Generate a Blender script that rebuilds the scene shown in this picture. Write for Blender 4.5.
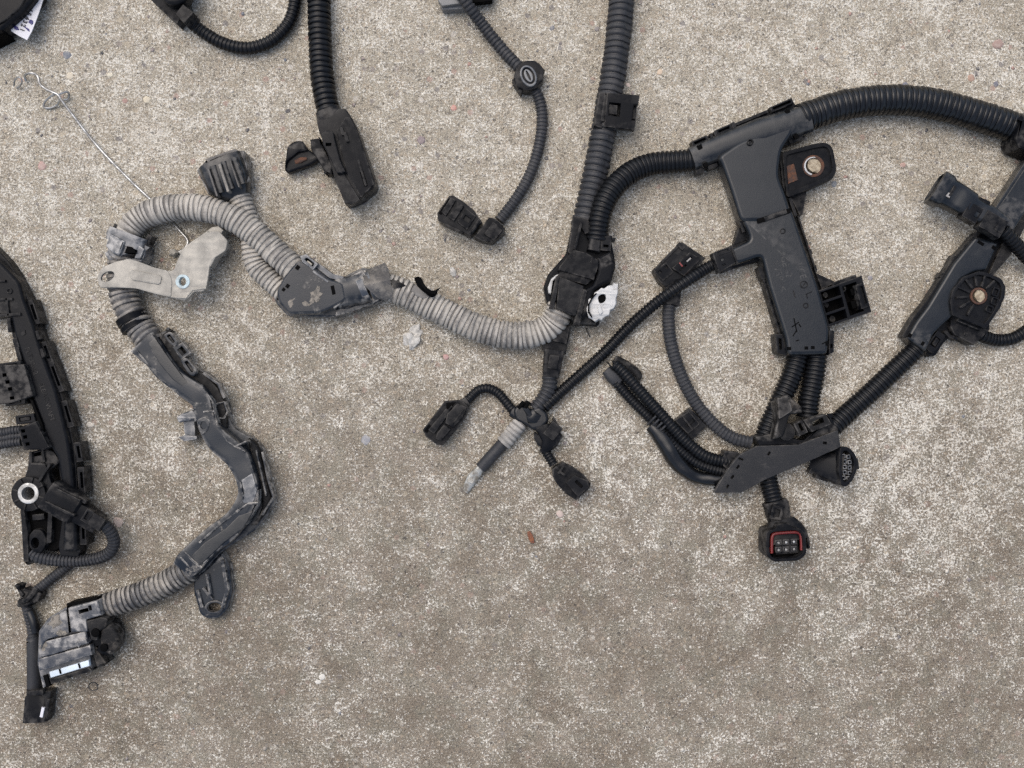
import bpy, bmesh, math, random
from mathutils import Vector, Matrix, noise as mnoise
from mathutils.geometry import tessellate_polygon
random.seed(7)
for o in list(bpy.data.objects):
    bpy.data.objects.remove(o)
SC = bpy.context.scene
COL = SC.collection

# ------------------------------------------------------------------ camera, light, exposure
S = 0.0007          # metres on the slab per measured unit
H = 1000.0          # camera height in the same units (0.70 m)
cam = bpy.data.objects.new('camera', bpy.data.cameras.new('camera'))
COL.objects.link(cam)
cam.location = (0, 0, H * S)
cam.data.sensor_width = 36
cam.data.lens = 36 / (2 * 0.512)
cam.data.clip_start = 0.01
cam.data.clip_end = 200
SC.camera = cam

SUN_EL, SUN_AZ = 62, -38        # elevation; azimuth measured from up-in-picture, negative = left
world = bpy.data.worlds.new('World')
SC.world = world
world.use_nodes = True
wn = world.node_tree
bg = wn.nodes['Background']
sky = wn.nodes.new('ShaderNodeTexSky')
sky.sky_type = 'NISHITA'
sky.sun_disc = False
sky.sun_elevation = math.radians(SUN_EL)
sky.sun_rotation = math.radians(SUN_AZ)
sky.air_density = 1.0
sky.dust_density = 4.0
hs = wn.nodes.new('ShaderNodeHueSaturation')      # overcast: the sky is nearly grey
hs.inputs['Saturation'].default_value = 0.8
wn.links.new(sky.outputs[0], hs.inputs['Color'])
wn.links.new(hs.outputs[0], bg.inputs['Color'])
bg.inputs['Strength'].default_value = 0.15

sun = bpy.data.objects.new('sun', bpy.data.lights.new('sun', 'SUN'))
COL.objects.link(sun)
sun.data.energy = 1.0
sun.data.angle = math.radians(75)
sun.data.color = (1.0, 0.94, 0.85)
az, el = math.radians(SUN_AZ), math.radians(SUN_EL)
sd = Vector((math.sin(az) * math.cos(el), math.cos(az) * math.cos(el), math.sin(el)))
sun.rotation_euler = sd.to_track_quat('Z', 'Y').to_euler()
sun.location = sd * 3

SC.view_settings.view_transform = 'Standard'
SC.view_settings.look = 'None'
SC.view_settings.exposure = 0.6
SC.view_settings.gamma = 1
SC.view_settings.use_curve_mapping = False
SC.render.engine = 'CYCLES'
SC.cycles.use_denoising = False
SC.cycles.max_bounces = 6

# ------------------------------------------------------------------ node helper and materials
class NT:
    def __init__(s, name):
        s.m = bpy.data.materials.new(name)
        s.m.use_nodes = True
        s.t = s.m.node_tree
        s.p = s.t.nodes['Principled BSDF']
        s.tc = s.t.nodes.new('ShaderNodeTexCoord')
        s.o = s.tc.outputs['Object']
    def put(s, sock, v):
        if v is None:
            return
        if hasattr(v, 'is_output'):
            s.t.links.new(v, sock)
        elif isinstance(v, (tuple, list)) and len(v) == 3 and sock.type == 'RGBA':
            sock.default_value = (*v, 1)
        else:
            sock.default_value = v
    def noise(s, scale, detail=3, rough=.55, dist=0, vec=None, col=False):
        n = s.t.nodes.new('ShaderNodeTexNoise')
        s.put(n.inputs['Vector'], vec or s.o)
        n.inputs['Scale'].default_value = scale
        n.inputs['Detail'].default_value = detail
        n.inputs['Roughness'].default_value = rough
        n.inputs['Distortion'].default_value = dist
        return n.outputs['Color' if col else 'Fac']
    def vor(s, scale, vec=None, rnd=1.0):
        n = s.t.nodes.new('ShaderNodeTexVoronoi')
        s.put(n.inputs['Vector'], vec or s.o)
        n.inputs['Scale'].default_value = scale
        n.inputs['Randomness'].default_value = rnd
        return n.outputs['Distance'], n.outputs['Color']
    def math(s, op, a, b=None, c=None, clamp=False):
        n = s.t.nodes.new('ShaderNodeMath')
        n.operation = op
        n.use_clamp = clamp
        s.put(n.inputs[0], a); s.put(n.inputs[1], b); s.put(n.inputs[2], c)
        return n.outputs[0]
    def step(s, v, a, b, lo=0.0, hi=1.0):
        n = s.t.nodes.new('ShaderNodeMapRange')
        n.interpolation_type = 'SMOOTHSTEP'
        s.put(n.inputs[0], v); s.put(n.inputs[1], a); s.put(n.inputs[2], b)
        s.put(n.inputs[3], lo); s.put(n.inputs[4], hi)
        return n.outputs[0]
    def mix(s, f, a, b, mode='MIX'):
        n = s.t.nodes.new('ShaderNodeMix')
        n.data_type = 'RGBA'
        n.blend_type = mode
        s.put(n.inputs[0], f); s.put(n.inputs[6], a); s.put(n.inputs[7], b)
        return n.outputs[2]
    def ramp(s, v, stops, const=False):
        n = s.t.nodes.new('ShaderNodeValToRGB')
        cr = n.color_ramp
        if const:
            cr.interpolation = 'CONSTANT'
        while len(cr.elements) < len(stops):
            cr.elements.new(0.5)
        for e, (p, c) in zip(cr.elements, stops):
            e.position = p
            e.color = (*c, 1)
        s.put(n.inputs[0], v)
        return n.outputs[0]
    def bump(s, h, strength, dist=0.001, prev=None):
        n = s.t.nodes.new('ShaderNodeBump')
        n.inputs['Strength'].default_value = strength
        n.inputs['Distance'].default_value = dist
        s.put(n.inputs['Height'], h)
        if prev is not None:
            s.put(n.inputs['Normal'], prev)
        return n.outputs[0]
    def sep(s, v=None):
        n = s.t.nodes.new('ShaderNodeSeparateXYZ')
        s.put(n.inputs[0], v or s.o)
        return n.outputs
    def done(s, col=None, rough=None, bump=None, metal=0.0, spec=0.5):
        s.put(s.p.inputs['Base Color'], col)
        s.put(s.p.inputs['Roughness'], rough)
        s.put(s.p.inputs['Normal'], bump)
        s.p.inputs['Metallic'].default_value = metal
        s.p.inputs['Specular IOR Level'].default_value = spec
        return s.m

def plastic(name, base, rough=.42, dust=(.30, .27, .23), amt=.25, wear=.0, patch=70, lo=.52, hi=.75, spec=.5, grain=.25, groove=None):
    """moulded plastic or rubber with handling dust, scuffs and a fine moulded grain"""
    n = NT(name)
    a = n.noise(patch, 5, .62, .4)
    b = n.noise(patch * 9, 3, .6)
    d = n.math('MULTIPLY', n.step(n.math('ADD', n.math('MULTIPLY', a, .7), n.math('MULTIPLY', b, .3)), lo, hi), amt, clamp=True)
    base2 = n.mix(n.noise(35, 3), tuple(c * .75 for c in base), tuple(c * 1.3 for c in base))
    col = n.mix(d, base2, dust)
    if groove:                                        # grime and painted shade between the ribs, the ribs coloured paler
        ga = n.t.nodes.new('ShaderNodeAttribute'); ga.attribute_name = 'ridge'
        low_ = n.step(ga.outputs['Fac'], .75, .1)
        col = n.mix(n.math('MULTIPLY', low_, n.step(n.noise(70, 4), .34, .66, .12, .8)), col, groove)
        hi_ = n.math('MULTIPLY', n.step(ga.outputs['Fac'], .6, 1.0), n.step(n.noise(75, 4, .6, .5), .42, .64, 0, .65))
        col = n.mix(hi_, col, tuple(min(1, c * 1.25) for c in dust))
    if wear:
        g = n.t.nodes.new('ShaderNodeNewGeometry')
        e = n.step(g.outputs['Pointiness'], .515, .60)
        e = n.math('MULTIPLY', e, n.step(n.noise(220, 3), .35, .65, 0, wear))
        col = n.mix(e, col, tuple(min(1, c * .9 + .12) for c in dust))
    rg = n.math('ADD', n.math('MULTIPLY', n.noise(120, 4), .22), n.math('MULTIPLY_ADD', d, .5, rough - .11), clamp=True)
    bp = n.bump(n.noise(1400, 2), grain, .0002)
    bp = n.bump(n.noise(130, 3), .10, .0006, bp)
    return n.done(col, rg, bp, spec=spec)

M = {}
M['black'] = plastic('black_plastic', (.0045, .005, .0065), .36, amt=.012, wear=.10, spec=.10)
M['blackgloss'] = plastic('glossy_black_plastic', (.0050, .0068, .0092), .27, amt=.03, lo=.56, wear=.12, spec=.38)
M['matt'] = plastic('matt_black_plastic', (.004, .0045, .006), .44, amt=.018, wear=.14, spec=.07)
M['mattgrey'] = plastic('worn_black_sheet', (.013, .0135, .015), .5, amt=.10, lo=.5, hi=.75, wear=.2, spec=.22)
M['deep'] = plastic('deep_black_plastic', (.002, .002, .0022), .6, amt=.01, spec=.03)  # near-black parts, and shade painted into slots and hollows
M['cond'] = plastic('black_conduit', (.0045, .005, .0062), .36, amt=.025, lo=.5, hi=.8, spec=.2)
M['condgrey'] = plastic('faded_conduit', (.026, .027, .030), .46, amt=.09, lo=.45, hi=.78, spec=.2)
M['condgloss'] = plastic('taped_conduit', (.0045, .005, .006), .27, amt=.02, spec=.36)
M['dusty'] = plastic('dusty_conduit', (.122, .115, .106), .66, dust=(.33, .307, .27), amt=.95, lo=.36, hi=.60, patch=55, groove=(.085, .078, .070))
M['dustyd'] = plastic('grimy_conduit', (.055, .054, .054), .5, dust=(.27, .245, .21), amt=.75, lo=.44, hi=.66, patch=60, groove=(.035, .032, .030))
M['dirty'] = plastic('dirty_plastic', (.009, .0125, .018), .26, dust=(.36, .33, .285), amt=.7, wear=.7, lo=.555, hi=.72, patch=58, spec=.27)
M['dirtylite'] = plastic('dusty_black_plastic', (.006, .007, .009), .4, dust=(.30, .28, .25), amt=.4, wear=.6, lo=.63, hi=.78, patch=70, spec=.25)
M['dirtyblue'] = plastic('scuffed_grey_plastic', (.034, .041, .052), .38, dust=(.33, .315, .29), amt=.6, wear=.7, lo=.48, hi=.75, patch=90)
M['mud'] = plastic('muddy_plastic', (.0065, .0065, .007), .55, dust=(.15, .132, .11), amt=.45, wear=.3, lo=.52, hi=.70, patch=60, spec=.14)
M['scuff'] = plastic('scuffed_housing', (.022, .027, .037), .30, dust=(.30, .28, .25), amt=.65, wear=.7, lo=.45, hi=.74, patch=110)
M['tapegrey'] = plastic('grey_cloth_tape', (.20, .19, .175), .75, dust=(.33, .31, .28), amt=.8, lo=.4, hi=.6, groove=(.09, .085, .08))
M['white'] = plastic('white_film', (.40, .40, .39), .5, dust=(.20, .185, .17), amt=.8, lo=.53, hi=.64, patch=160)
M['strip'] = plastic('pale_blue_strip', (.50, .57, .63), .35, dust=(.35, .35, .33), amt=.4, lo=.55, hi=.7)
M['paper'] = plastic('paper_tag', (.50, .50, .53), .6, dust=(.42, .41, .39), amt=.3)
M['ink'] = plastic('printed_ink', (.02, .02, .03), .6, amt=.0)
M['blueink'] = plastic('blue_ink', (.012, .012, .10), .6, amt=.0)
M['red'] = plastic('red_seal', (.13, .010, .009), .45, amt=.10)
M['terminal'] = plastic('grey_terminal_block', (.11, .114, .118), .42, amt=.3)
M['window'] = plastic('pale_lens', (.22, .21, .20), .5, amt=.4)
def metal(name, a, b, rough, scale=160, met=.9, lo=.42, hi=.62):
    n = NT(name)
    f = n.step(n.noise(scale, 5, .65, .3), lo, hi)
    return n.done(n.mix(f, a, b), n.math('MULTIPLY_ADD', f, .3, rough), n.bump(n.noise(scale * 4, 4), .3, .0004), met)
M['steel'] = metal('bright_steel', (.42, .42, .41), (.26, .255, .245), .33)
M['washer'] = metal('washer_steel', (.40, .40, .39), (.28, .275, .26), .38, met=.5)
M['lug'] = metal('tinned_lug', (.36, .36, .335), (.17, .155, .13), .42, met=.6)
M['zinc'] = metal('corroded_zinc', (.275, .262, .232), (.215, .203, .178), .45, 75, met=.25, lo=.30, hi=.75)
M['patina'] = metal('pale_blue_patina', (.40, .49, .51), (.33, .37, .37), .7, 400, met=.0)
M['rust'] = metal('rust', (.040, .019, .012), (.10, .045, .025), .75, 300, met=.1)
M['dirtbolt'] = metal('dirt_plug', (.33, .28, .20), (.20, .16, .11), .8, 500, met=.0)
M['soil'] = metal('dried_mud', (.19, .170, .142), (.10, .092, .08), .85, 380, met=.0)
M['leaf'] = metal('dry_leaf', (.11, .036, .018), (.19, .075, .035), .7, 300, met=.0)
M['chip'] = metal('concrete_chip', (.45, .435, .40), (.30, .29, .265), .85, 420, met=.0)
M['rubber'] = metal('thin_rubber', (.03, .03, .03), (.08, .075, .07), .7, 300, met=.0)

def concrete():
    n = NT('worn_concrete')
    x, y, z = n.sep()
    patch = n.noise(24, 5, .62, .5)
    small = n.noise(95, 4, .6)
    grain = n.noise(330, 3, .62)
    speck = n.noise(660, 3, .68)
    fine = n.noise(1150, 2, .6)
    # wear: the skin of cement is worn to pale flecks more in some places than in others
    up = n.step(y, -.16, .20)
    def blob(px, py, r):
        dx = n.math('SUBTRACT', x, (px - 512) * S); dy = n.math('SUBTRACT', y, (384 - py) * S)
        d = n.math('SQRT', n.math('ADD', n.math('MULTIPLY', dx, dx), n.math('MULTIPLY', dy, dy)))
        return n.step(d, r * S, 0.0)
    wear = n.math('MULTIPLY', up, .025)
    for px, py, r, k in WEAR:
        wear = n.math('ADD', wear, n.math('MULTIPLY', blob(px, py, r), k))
    wide = n.noise(9.5, 3, .55, .3, vec=None)
    lvl = n.math('ADD', wear, n.math('MULTIPLY', n.math('SUBTRACT', patch, .5), .16))
    lvl = n.math('ADD', lvl, n.math('MULTIPLY', n.math('SUBTRACT', wide, .5), .14))
    lvl = n.math('ADD', lvl, n.math('MULTIPLY', n.math('SUBTRACT', small, .5), .37))
    v = n.math('ADD', n.math('ADD', n.math('MULTIPLY', speck, .66), n.math('MULTIPLY', grain, .34)), lvl)
    fleck = n.step(v, .54, .645)
    pin = n.math('MULTIPLY', n.step(n.math('ADD', n.noise(880, 2, .6), n.math('MULTIPLY', lvl, .5)), .60, .66), .8)
    fleck = n.math('MAXIMUM', fleck, pin)
    paste = n.mix(n.step(patch, .35, .65), (.142, .119, .091), (.198, .172, .136))
    paste = n.mix(n.step(n.noise(60, 3), .45, .62, 0, .35), paste, (.165, .160, .126))
    paste = n.mix(n.step(n.noise(48, 3, vec=None, dist=.8), .52, .66, 0, .35), paste, (.190, .157, .127))
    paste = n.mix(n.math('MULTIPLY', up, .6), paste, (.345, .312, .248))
    paste = n.mix(n.step(n.noise(420, 3, .6), .38, .62, 0, .30), paste, n.mix(1.0, paste, (1.45, 1.43, 1.40), 'MULTIPLY'))
    paste = n.mix(n.step(fine, .54, .70, 0, .5), paste, n.mix(1.0, paste, (1.7, 1.68, 1.62), 'MULTIPLY'))
    # sand: single dark, tan and grey grains
    dk, ck = n.vor(470)
    sk = n.sep(ck)
    sand = n.ramp(sk[1], [(0, (.075, .066, .058)), (.16, (.33, .27, .20)), (.36, (.165, .148, .125)), (.55, (.42, .395, .335)), (.72, (.26, .23, .185)), (.88, (.12, .105, .09))], True)
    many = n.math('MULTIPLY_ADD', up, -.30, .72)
    col = n.mix(n.math('MULTIPLY', n.math('GREATER_THAN', sk[0], many), n.step(n.math('ADD', dk, n.math('MULTIPLY', n.math('SUBTRACT', fine, .5), 1.1)), .72, .42, 0, .55)), paste, sand)
    col = n.mix(n.step(fine, .50, .37, 0, .82), col, n.mix(1.0, col, (.45, .43, .41), 'MULTIPLY'))
    pale = n.mix(n.noise(260, 3), (.76, .735, .66), (.46, .435, .375))
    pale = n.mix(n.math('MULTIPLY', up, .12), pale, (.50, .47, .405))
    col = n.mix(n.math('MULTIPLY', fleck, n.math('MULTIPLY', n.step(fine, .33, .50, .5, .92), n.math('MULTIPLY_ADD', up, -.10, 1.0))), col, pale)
    # small stones of the aggregate showing through
    d2, c2 = n.vor(175, rnd=.95)
    s2 = n.sep(c2)
    edge = n.math('ADD', d2, n.math('MULTIPLY', n.math('SUBTRACT', grain, .5), .5))
    stone = n.math('MULTIPLY', n.step(s2[0], .86, .88), n.step(edge, .40, .30))
    col = n.mix(n.math('MULTIPLY', stone, n.math('MULTIPLY_ADD', up, .35, .30)), col,
                n.ramp(s2[1], [(0, (.13, .12, .12)), (.2, (.29, .20, .165)), (.42, (.38, .33, .25)), (.62, (.21, .185, .17)), (.82, (.46, .43, .38))], True))
    pits = n.math('MULTIPLY', n.step(n.noise(300, 2, .5, 0), .33, .26), .7)
    col = n.mix(pits, col, (.06, .053, .048))
    stain = n.step(n.noise(9, 4, .6, .6), .50, .70, 0, .45)
    col = n.mix(stain, col, n.mix(1.0, col, (.70, .66, .61), 'MULTIPLY'))
    h = n.math('ADD', n.math('MULTIPLY', speck, .6), n.math('MULTIPLY', n.math('ADD', small, grain), .6))
    h = n.math('SUBTRACT', h, n.math('MULTIPLY', pits, .9))
    b = n.bump(h, .8, .0012)
    return n.done(col, .86, b, spec=.25)
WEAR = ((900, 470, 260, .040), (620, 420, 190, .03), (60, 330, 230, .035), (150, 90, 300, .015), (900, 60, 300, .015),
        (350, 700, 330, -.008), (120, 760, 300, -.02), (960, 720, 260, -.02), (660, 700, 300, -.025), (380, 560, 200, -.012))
M['concrete'] = concrete()

# ------------------------------------------------------------------ geometry helpers
def W(px, py, z=0.0):
    """a point z above the slab, from its measured place"""
    k = (H - z) / H
    return Vector(((px - 512) * k * S, (384 - py) * k * S, z * S))

def cr(P, per=12):
    """Catmull-Rom through tuples of any length"""
    P = [tuple(map(float, p)) for p in P]
    if len(P) == 2:
        return [tuple(a + (b - a) * i / per for a, b in zip(*P)) for i in range(per + 1)]
    Q = [tuple(2 * a - b for a, b in zip(P[0], P[1]))] + P + [tuple(2 * a - b for a, b in zip(P[-1], P[-2]))]
    out = []
    for i in range(1, len(Q) - 2):
        p0, p1, p2, p3 = Q[i - 1:i + 3]
        for k in range(per):
            t = k / per
            out.append(tuple(.5 * (2 * b + (c - a) * t + (2 * a - 5 * b + 4 * c - d) * t * t + (3 * b - a - 3 * c + d) * t ** 3)
                             for a, b, c, d in zip(p0, p1, p2, p3)))
    out.append(P[-1])
    return out

def rounded(pts, r, k=3):
    """cut the corners of a closed outline back by up to r along a curve"""
    out = []
    n = len(pts)
    V = [Vector(p[:2]) for p in pts]
    for i in range(n):
        a, b, c = V[i - 1], V[i], V[(i + 1) % n]
        ra = min(r, (a - b).length * .45); rc = min(r, (c - b).length * .45)
        p = b + (a - b).normalized() * ra; q = b + (c - b).normalized() * rc
        for j in range(k + 1):
            t = j / k
            out.append(tuple(p * (1 - t) ** 2 + b * 2 * t * (1 - t) + q * t * t))
    return out

def circle(cx, cy, rx, ry=None, ang=0, n=28):
    ry = ry or rx
    ca, sa = math.cos(math.radians(ang)), math.sin(math.radians(ang))
    return [(cx + rx * math.cos(t) * ca - ry * math.sin(t) * sa, cy + rx * math.cos(t) * sa + ry * math.sin(t) * ca)
            for t in (2 * math.pi * i / n for i in range(n))]

def rect(cx, cy, w, h, ang=0):
    ca, sa = math.cos(math.radians(ang)), math.sin(math.radians(ang))
    return [(cx + a * w / 2 * ca - b * h / 2 * sa, cy + a * w / 2 * sa + b * h / 2 * ca) for a, b in ((-1, -1), (1, -1), (1, 1), (-1, 1))]

def area(p):
    return sum(p[i - 1][0] * p[i][1] - p[i][0] * p[i - 1][1] for i in range(len(p))) / 2

def inside(p, poly):
    c = False
    for i in range(len(poly)):
        (xa, ya), (xb, yb) = poly[i - 1][:2], poly[i][:2]
        if (ya > p[1]) != (yb > p[1]) and p[0] < (xb - xa) * (p[1] - ya) / (yb - ya) + xa:
            c = not c
    return c
def edge_gap(p, poly):
    best = 1e9
    v = Vector(p[:2])
    for i in range(len(poly)):
        a, b = Vector(poly[i - 1][:2]), Vector(poly[i][:2])
        t = max(0, min(1, (v - a).dot(b - a) / max((b - a).length_squared, 1e-9)))
        best = min(best, (v - a - (b - a) * t).length)
    return best
def fit_hole(q, out, gap):
    """a hole drawn too near an edge is narrowed until a wall is left"""
    c = (sum(p[0] for p in q) / len(q), sum(p[1] for p in q) / len(q))
    for k in (1, .9, .8, .7, .6, .5, .4):
        h = [(c[0] + (p[0] - c[0]) * k, c[1] + (p[1] - c[1]) * k) for p in q]
        if all(inside(p, out) and edge_gap(p, out) > gap for p in h):
            return h
    return None

SINGLES = {'rib', 'slot_shade', 'edge_rail', 'latch_tongue', 'gouge', 'web', 'latch_hook', 'side_lug', 'cavity_post', 'wing', 'notch_shade', 'side_wall', 'raised_mark', 'keying_rib',
           'hole_core', 'mouth_lip', 'pivot_pin', 'blue_dot', 'clip_hook', 'block_wall', 'cable_tie', 'wire_end', 'tape_band', 'clamp_band', 'rust_patch', 'dried_mud'}
class MB:
    def __init__(s):
        s.bm = bmesh.new()
        s.flat = False
        s.gr = None
    def plate(s, out, z0, z1, holes=(), bev=1.0, r=0, tilt=None):
        """slab of material with a given outline and real holes, its edges rounded by bev; top face at height z1.
        tilt = (axis angle in degrees in the picture, tilt degrees) turns it about its middle"""
        s.flat = True
        if r:
            out = rounded(out, r)
        bev = min(bev, (z1 - z0) * .45)
        holes = [fit_hole(q, out, .5 + bev) for q in holes]
        holes = [q for q in holes if q]
        xs, ys = [p[0] for p in out], [p[1] for p in out]
        thin = min(2 * abs(area(out)) / (sum(math.dist(out[k_ - 1], out[k_]) for k_ in range(len(out))) + 1e-6), 9)
        loops = []
        for li, q in enumerate([out] + list(holes)):
            q = [p for k_, p in enumerate(q) if math.hypot(p[0] - q[k_ - 1][0], p[1] - q[k_ - 1][1]) > .12]
            if (area(q) > 0) == (li == 0):       # y runs down in the picture: outlines end anticlockwise in the world, holes clockwise
                q = q[::-1]
            P = [W(a, b, z1) for a, b in q]
            if li == 0 and z0 <= 6 and not tilt and not holes:
                # the foot of a side that faces the middle of the slab is what was measured there
                for k_, (a, b) in enumerate(q):
                    (xa, ya), (xb, yb) = q[k_ - 1], q[(k_ + 1) % len(q)]
                    nx, ny = -(yb - ya), (xb - xa)
                    cx_, cy_ = 512 - a, 384 - b
                    t_ = (nx * cx_ + ny * cy_) / (math.hypot(nx, ny) * math.hypot(cx_, cy_) + 1e-6)
                    lim = min(1, thin * .35 / (math.hypot(cx_, cy_) * (z1 - z0) / H + 1e-6))
                    P[k_] = W(a, b, z1 + (z0 - z1) * lim * max(0, min(1, t_ * 2)))
            loops.append([Vector((p.x, p.y)) for p in P])
        def inset(L, d):
            o_ = []
            for k_, p in enumerate(L):
                e1 = (p - L[k_ - 1]).normalized(); e2 = (L[(k_ + 1) % len(L)] - p).normalized()
                n1, n2 = Vector((-e1.y, e1.x)), Vector((-e2.y, e2.x))
                m_ = n1 + n2
                m_ = m_.normalized() if m_.length > .2 else n1
                o_.append(p + m_ * (d * min(1 / max(m_.dot(n1), .3), 1.5)))
            for _ in range(6):                       # edges that the inset has turned round shrink to a point
                bad = [k_ for k_ in range(len(L)) if (o_[(k_ + 1) % len(L)] - o_[k_]).dot(L[(k_ + 1) % len(L)] - L[k_]) < 0]
                if not bad:
                    break
                for k_ in bad:
                    q_ = (o_[k_] + o_[(k_ + 1) % len(L)]) / 2
                    o_[k_] = q_.copy(); o_[(k_ + 1) % len(L)] = q_.copy()
            return o_
        segs = 2 if bev < 2.5 else 4
        cen = sum(loops[0], Vector((0, 0))) / len(loops[0])
        cen = Vector((cen.x, cen.y, (z0 + z1) / 2 * S))
        T = Matrix.Identity(4)
        if tilt:
            a = math.radians(-tilt[0])
            T = Matrix.Translation(cen) @ Matrix.Rotation(math.radians(tilt[1]), 4, Vector((math.cos(a), math.sin(a), 0))) @ Matrix.Translation(-cen)
        top_v, bot_v, top_c = [], [], []
        for L in loops:
            hb = min(bev, .35) if L is not loops[0] else bev
            prof = [(0, z0), (0, z1 - hb)]
            for k_ in range(1, segs + 1):
                a = math.pi / 2 * k_ / segs
                prof.append((hb * (1 - math.cos(a)), z1 - hb + hb * math.sin(a)))
            rows = []
            for d, z in prof:
                Q = inset(L, d * S) if d else L
                rows.append([s.bm.verts.new(T @ Vector((p.x, p.y, z * S))) for p in Q])
            N_ = len(L)
            for r0, r1 in zip(rows, rows[1:]):
                for k_ in range(N_):
                    s.bm.faces.new((r0[k_], r0[(k_ + 1) % N_], r1[(k_ + 1) % N_], r1[k_]))
            bot_v.append(rows[0]); top_v.append(rows[-1])
            top_c.append(Q)
        for vs, cs, flip in ((top_v, top_c, False), (bot_v, loops, True)):
            fl_ = [v for r_ in vs for v in r_]
            for tri in tessellate_polygon([[Vector((p.x / S, p.y / S, 0)) for p in c] for c in cs]):
                t3 = [fl_[k_] for k_ in tri]
                try:
                    s.bm.faces.new(t3)
                except ValueError:
                    pass
        return s
    def box(s, cx, cy, w, h, z0, z1, ang=0, bev=.8, holes=(), r=0, tilt=None):
        return s.plate(rect(cx, cy, w, h, ang), z0, z1, holes, bev, r, tilt)
    def cyl(s, cx, cy, r, z0, z1, hole=None, bev=.6, n=28):
        return s.plate(circle(cx, cy, r, n=n), z0, z1, [circle(cx, cy, hole, n=n)] if hole else (), bev)
    def line(s, pts, w, z0, z1, bev=.4):
        """a raised rib following an open line"""
        V = [Vector(p) for p in pts]
        L, R = [], []
        for i, v in enumerate(V):
            d = (V[min(i + 1, len(V) - 1)] - V[max(i - 1, 0)]).normalized()
            nrm = Vector((-d.y, d.x)) * w / 2
            L.append(tuple(v + nrm)); R.append(tuple(v - nrm))
        return s.plate(L + R[::-1], z0, z1, (), bev)
    def rings(s, R, cap=True):
        V = [[s.bm.verts.new(c) for c in r] for r in R]
        n = len(V[0])
        for a, b in zip(V, V[1:]):
            for i in range(n):
                s.bm.faces.new((a[i], a[(i + 1) % n], b[(i + 1) % n], b[i]))
        if cap:
            s.bm.faces.new(V[0][::-1])
            s.bm.faces.new(V[-1])
        return s
    def loft(s, sec, e=5.0, n=28, straight=True, side=None, per=0):
        """hollow-looking housings: sections (px, py, z, w, h); a step back in size at the same place makes a mouth"""
        if per:
            sec = cr(sec, per)
        P = [W(*q[:3]) for q in sec]
        R = []
        for i, q in enumerate(sec):
            if straight:
                t = P[-1] - P[0]
                if t.length < 1e-6:
                    t = max((p - P[0] for p in P), key=lambda v: v.length)
                far = max((p - P[0] for p in P), key=lambda v: v.length)
                t = far
            else:
                t = P[min(i + 1, len(P) - 1)] - P[max(i - 1, 0)]
            t = t.normalized()
            sd_ = Vector(side).normalized() if side else t.cross(Vector((0, 0, 1)))
            sd_ = (sd_ - t * sd_.dot(t)).normalized()
            up = sd_.cross(t)
            k = (H - q[2]) / H * S
            ring = []
            for j in range(n):
                a = 2 * math.pi * (j + .5) / n
                c, d = math.cos(a), math.sin(a)
                rr = (abs(c) ** e + abs(d) ** e) ** (-1 / e)
                ring.append(P[i] + sd_ * (c * rr * q[3] / 2 * k) + up * (d * rr * q[4] / 2 * k))
            R.append(ring)
        return s.rings(R)
    def tube(s, ctrl, r, n=14, per=10, rfun=None):
        P = cr(ctrl, per)
        W3 = [W(p[0], p[1], p[2] if len(p) > 2 else r) for p in P]
        R = []
        for i, p in enumerate(W3):
            t = (W3[min(i + 1, len(W3) - 1)] - W3[max(i - 1, 0)]).normalized()
            sd_ = t.cross(Vector((0, 0, 1)))
            sd_ = sd_.normalized() if sd_.length > 1e-4 else Vector((1, 0, 0))
            up = sd_.cross(t)
            rr = r * (rfun(i / (len(W3) - 1)) if rfun else 1) * S
            R.append([p + sd_ * rr * math.cos(2 * math.pi * j / n) + up * rr * math.sin(2 * math.pi * j / n) for j in range(n)])
        return s.rings(R)
    def corrug(s, ctrl, r, pitch, seam=None, depth=.14, jit=.015, tilt=.0, lift=.6):
        """ribbed split conduit swept along a curve; seam = degrees from the top, a slit along its length"""
        P = cr([(p[0], p[1], p[2] if len(p) > 2 else r + lift) for p in ctrl], 24)
        W3 = [W(*p) for p in P]
        L = [0.0]
        for a, b in zip(W3, W3[1:]):
            L.append(L[-1] + (b - a).length)
        nr = max(2, round(L[-1] / (pitch * S)))
        n = 26 if r > 9 else 18
        prof = ((0, 0), (.20, 0), (.30, .8), (.42, 1), (.72, 1), (.86, .8))
        R = []
        G = []
        idx = 0
        rng = random.Random(int(r * 97 + ctrl[0][0] * 13 + ctrl[0][1]))
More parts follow.
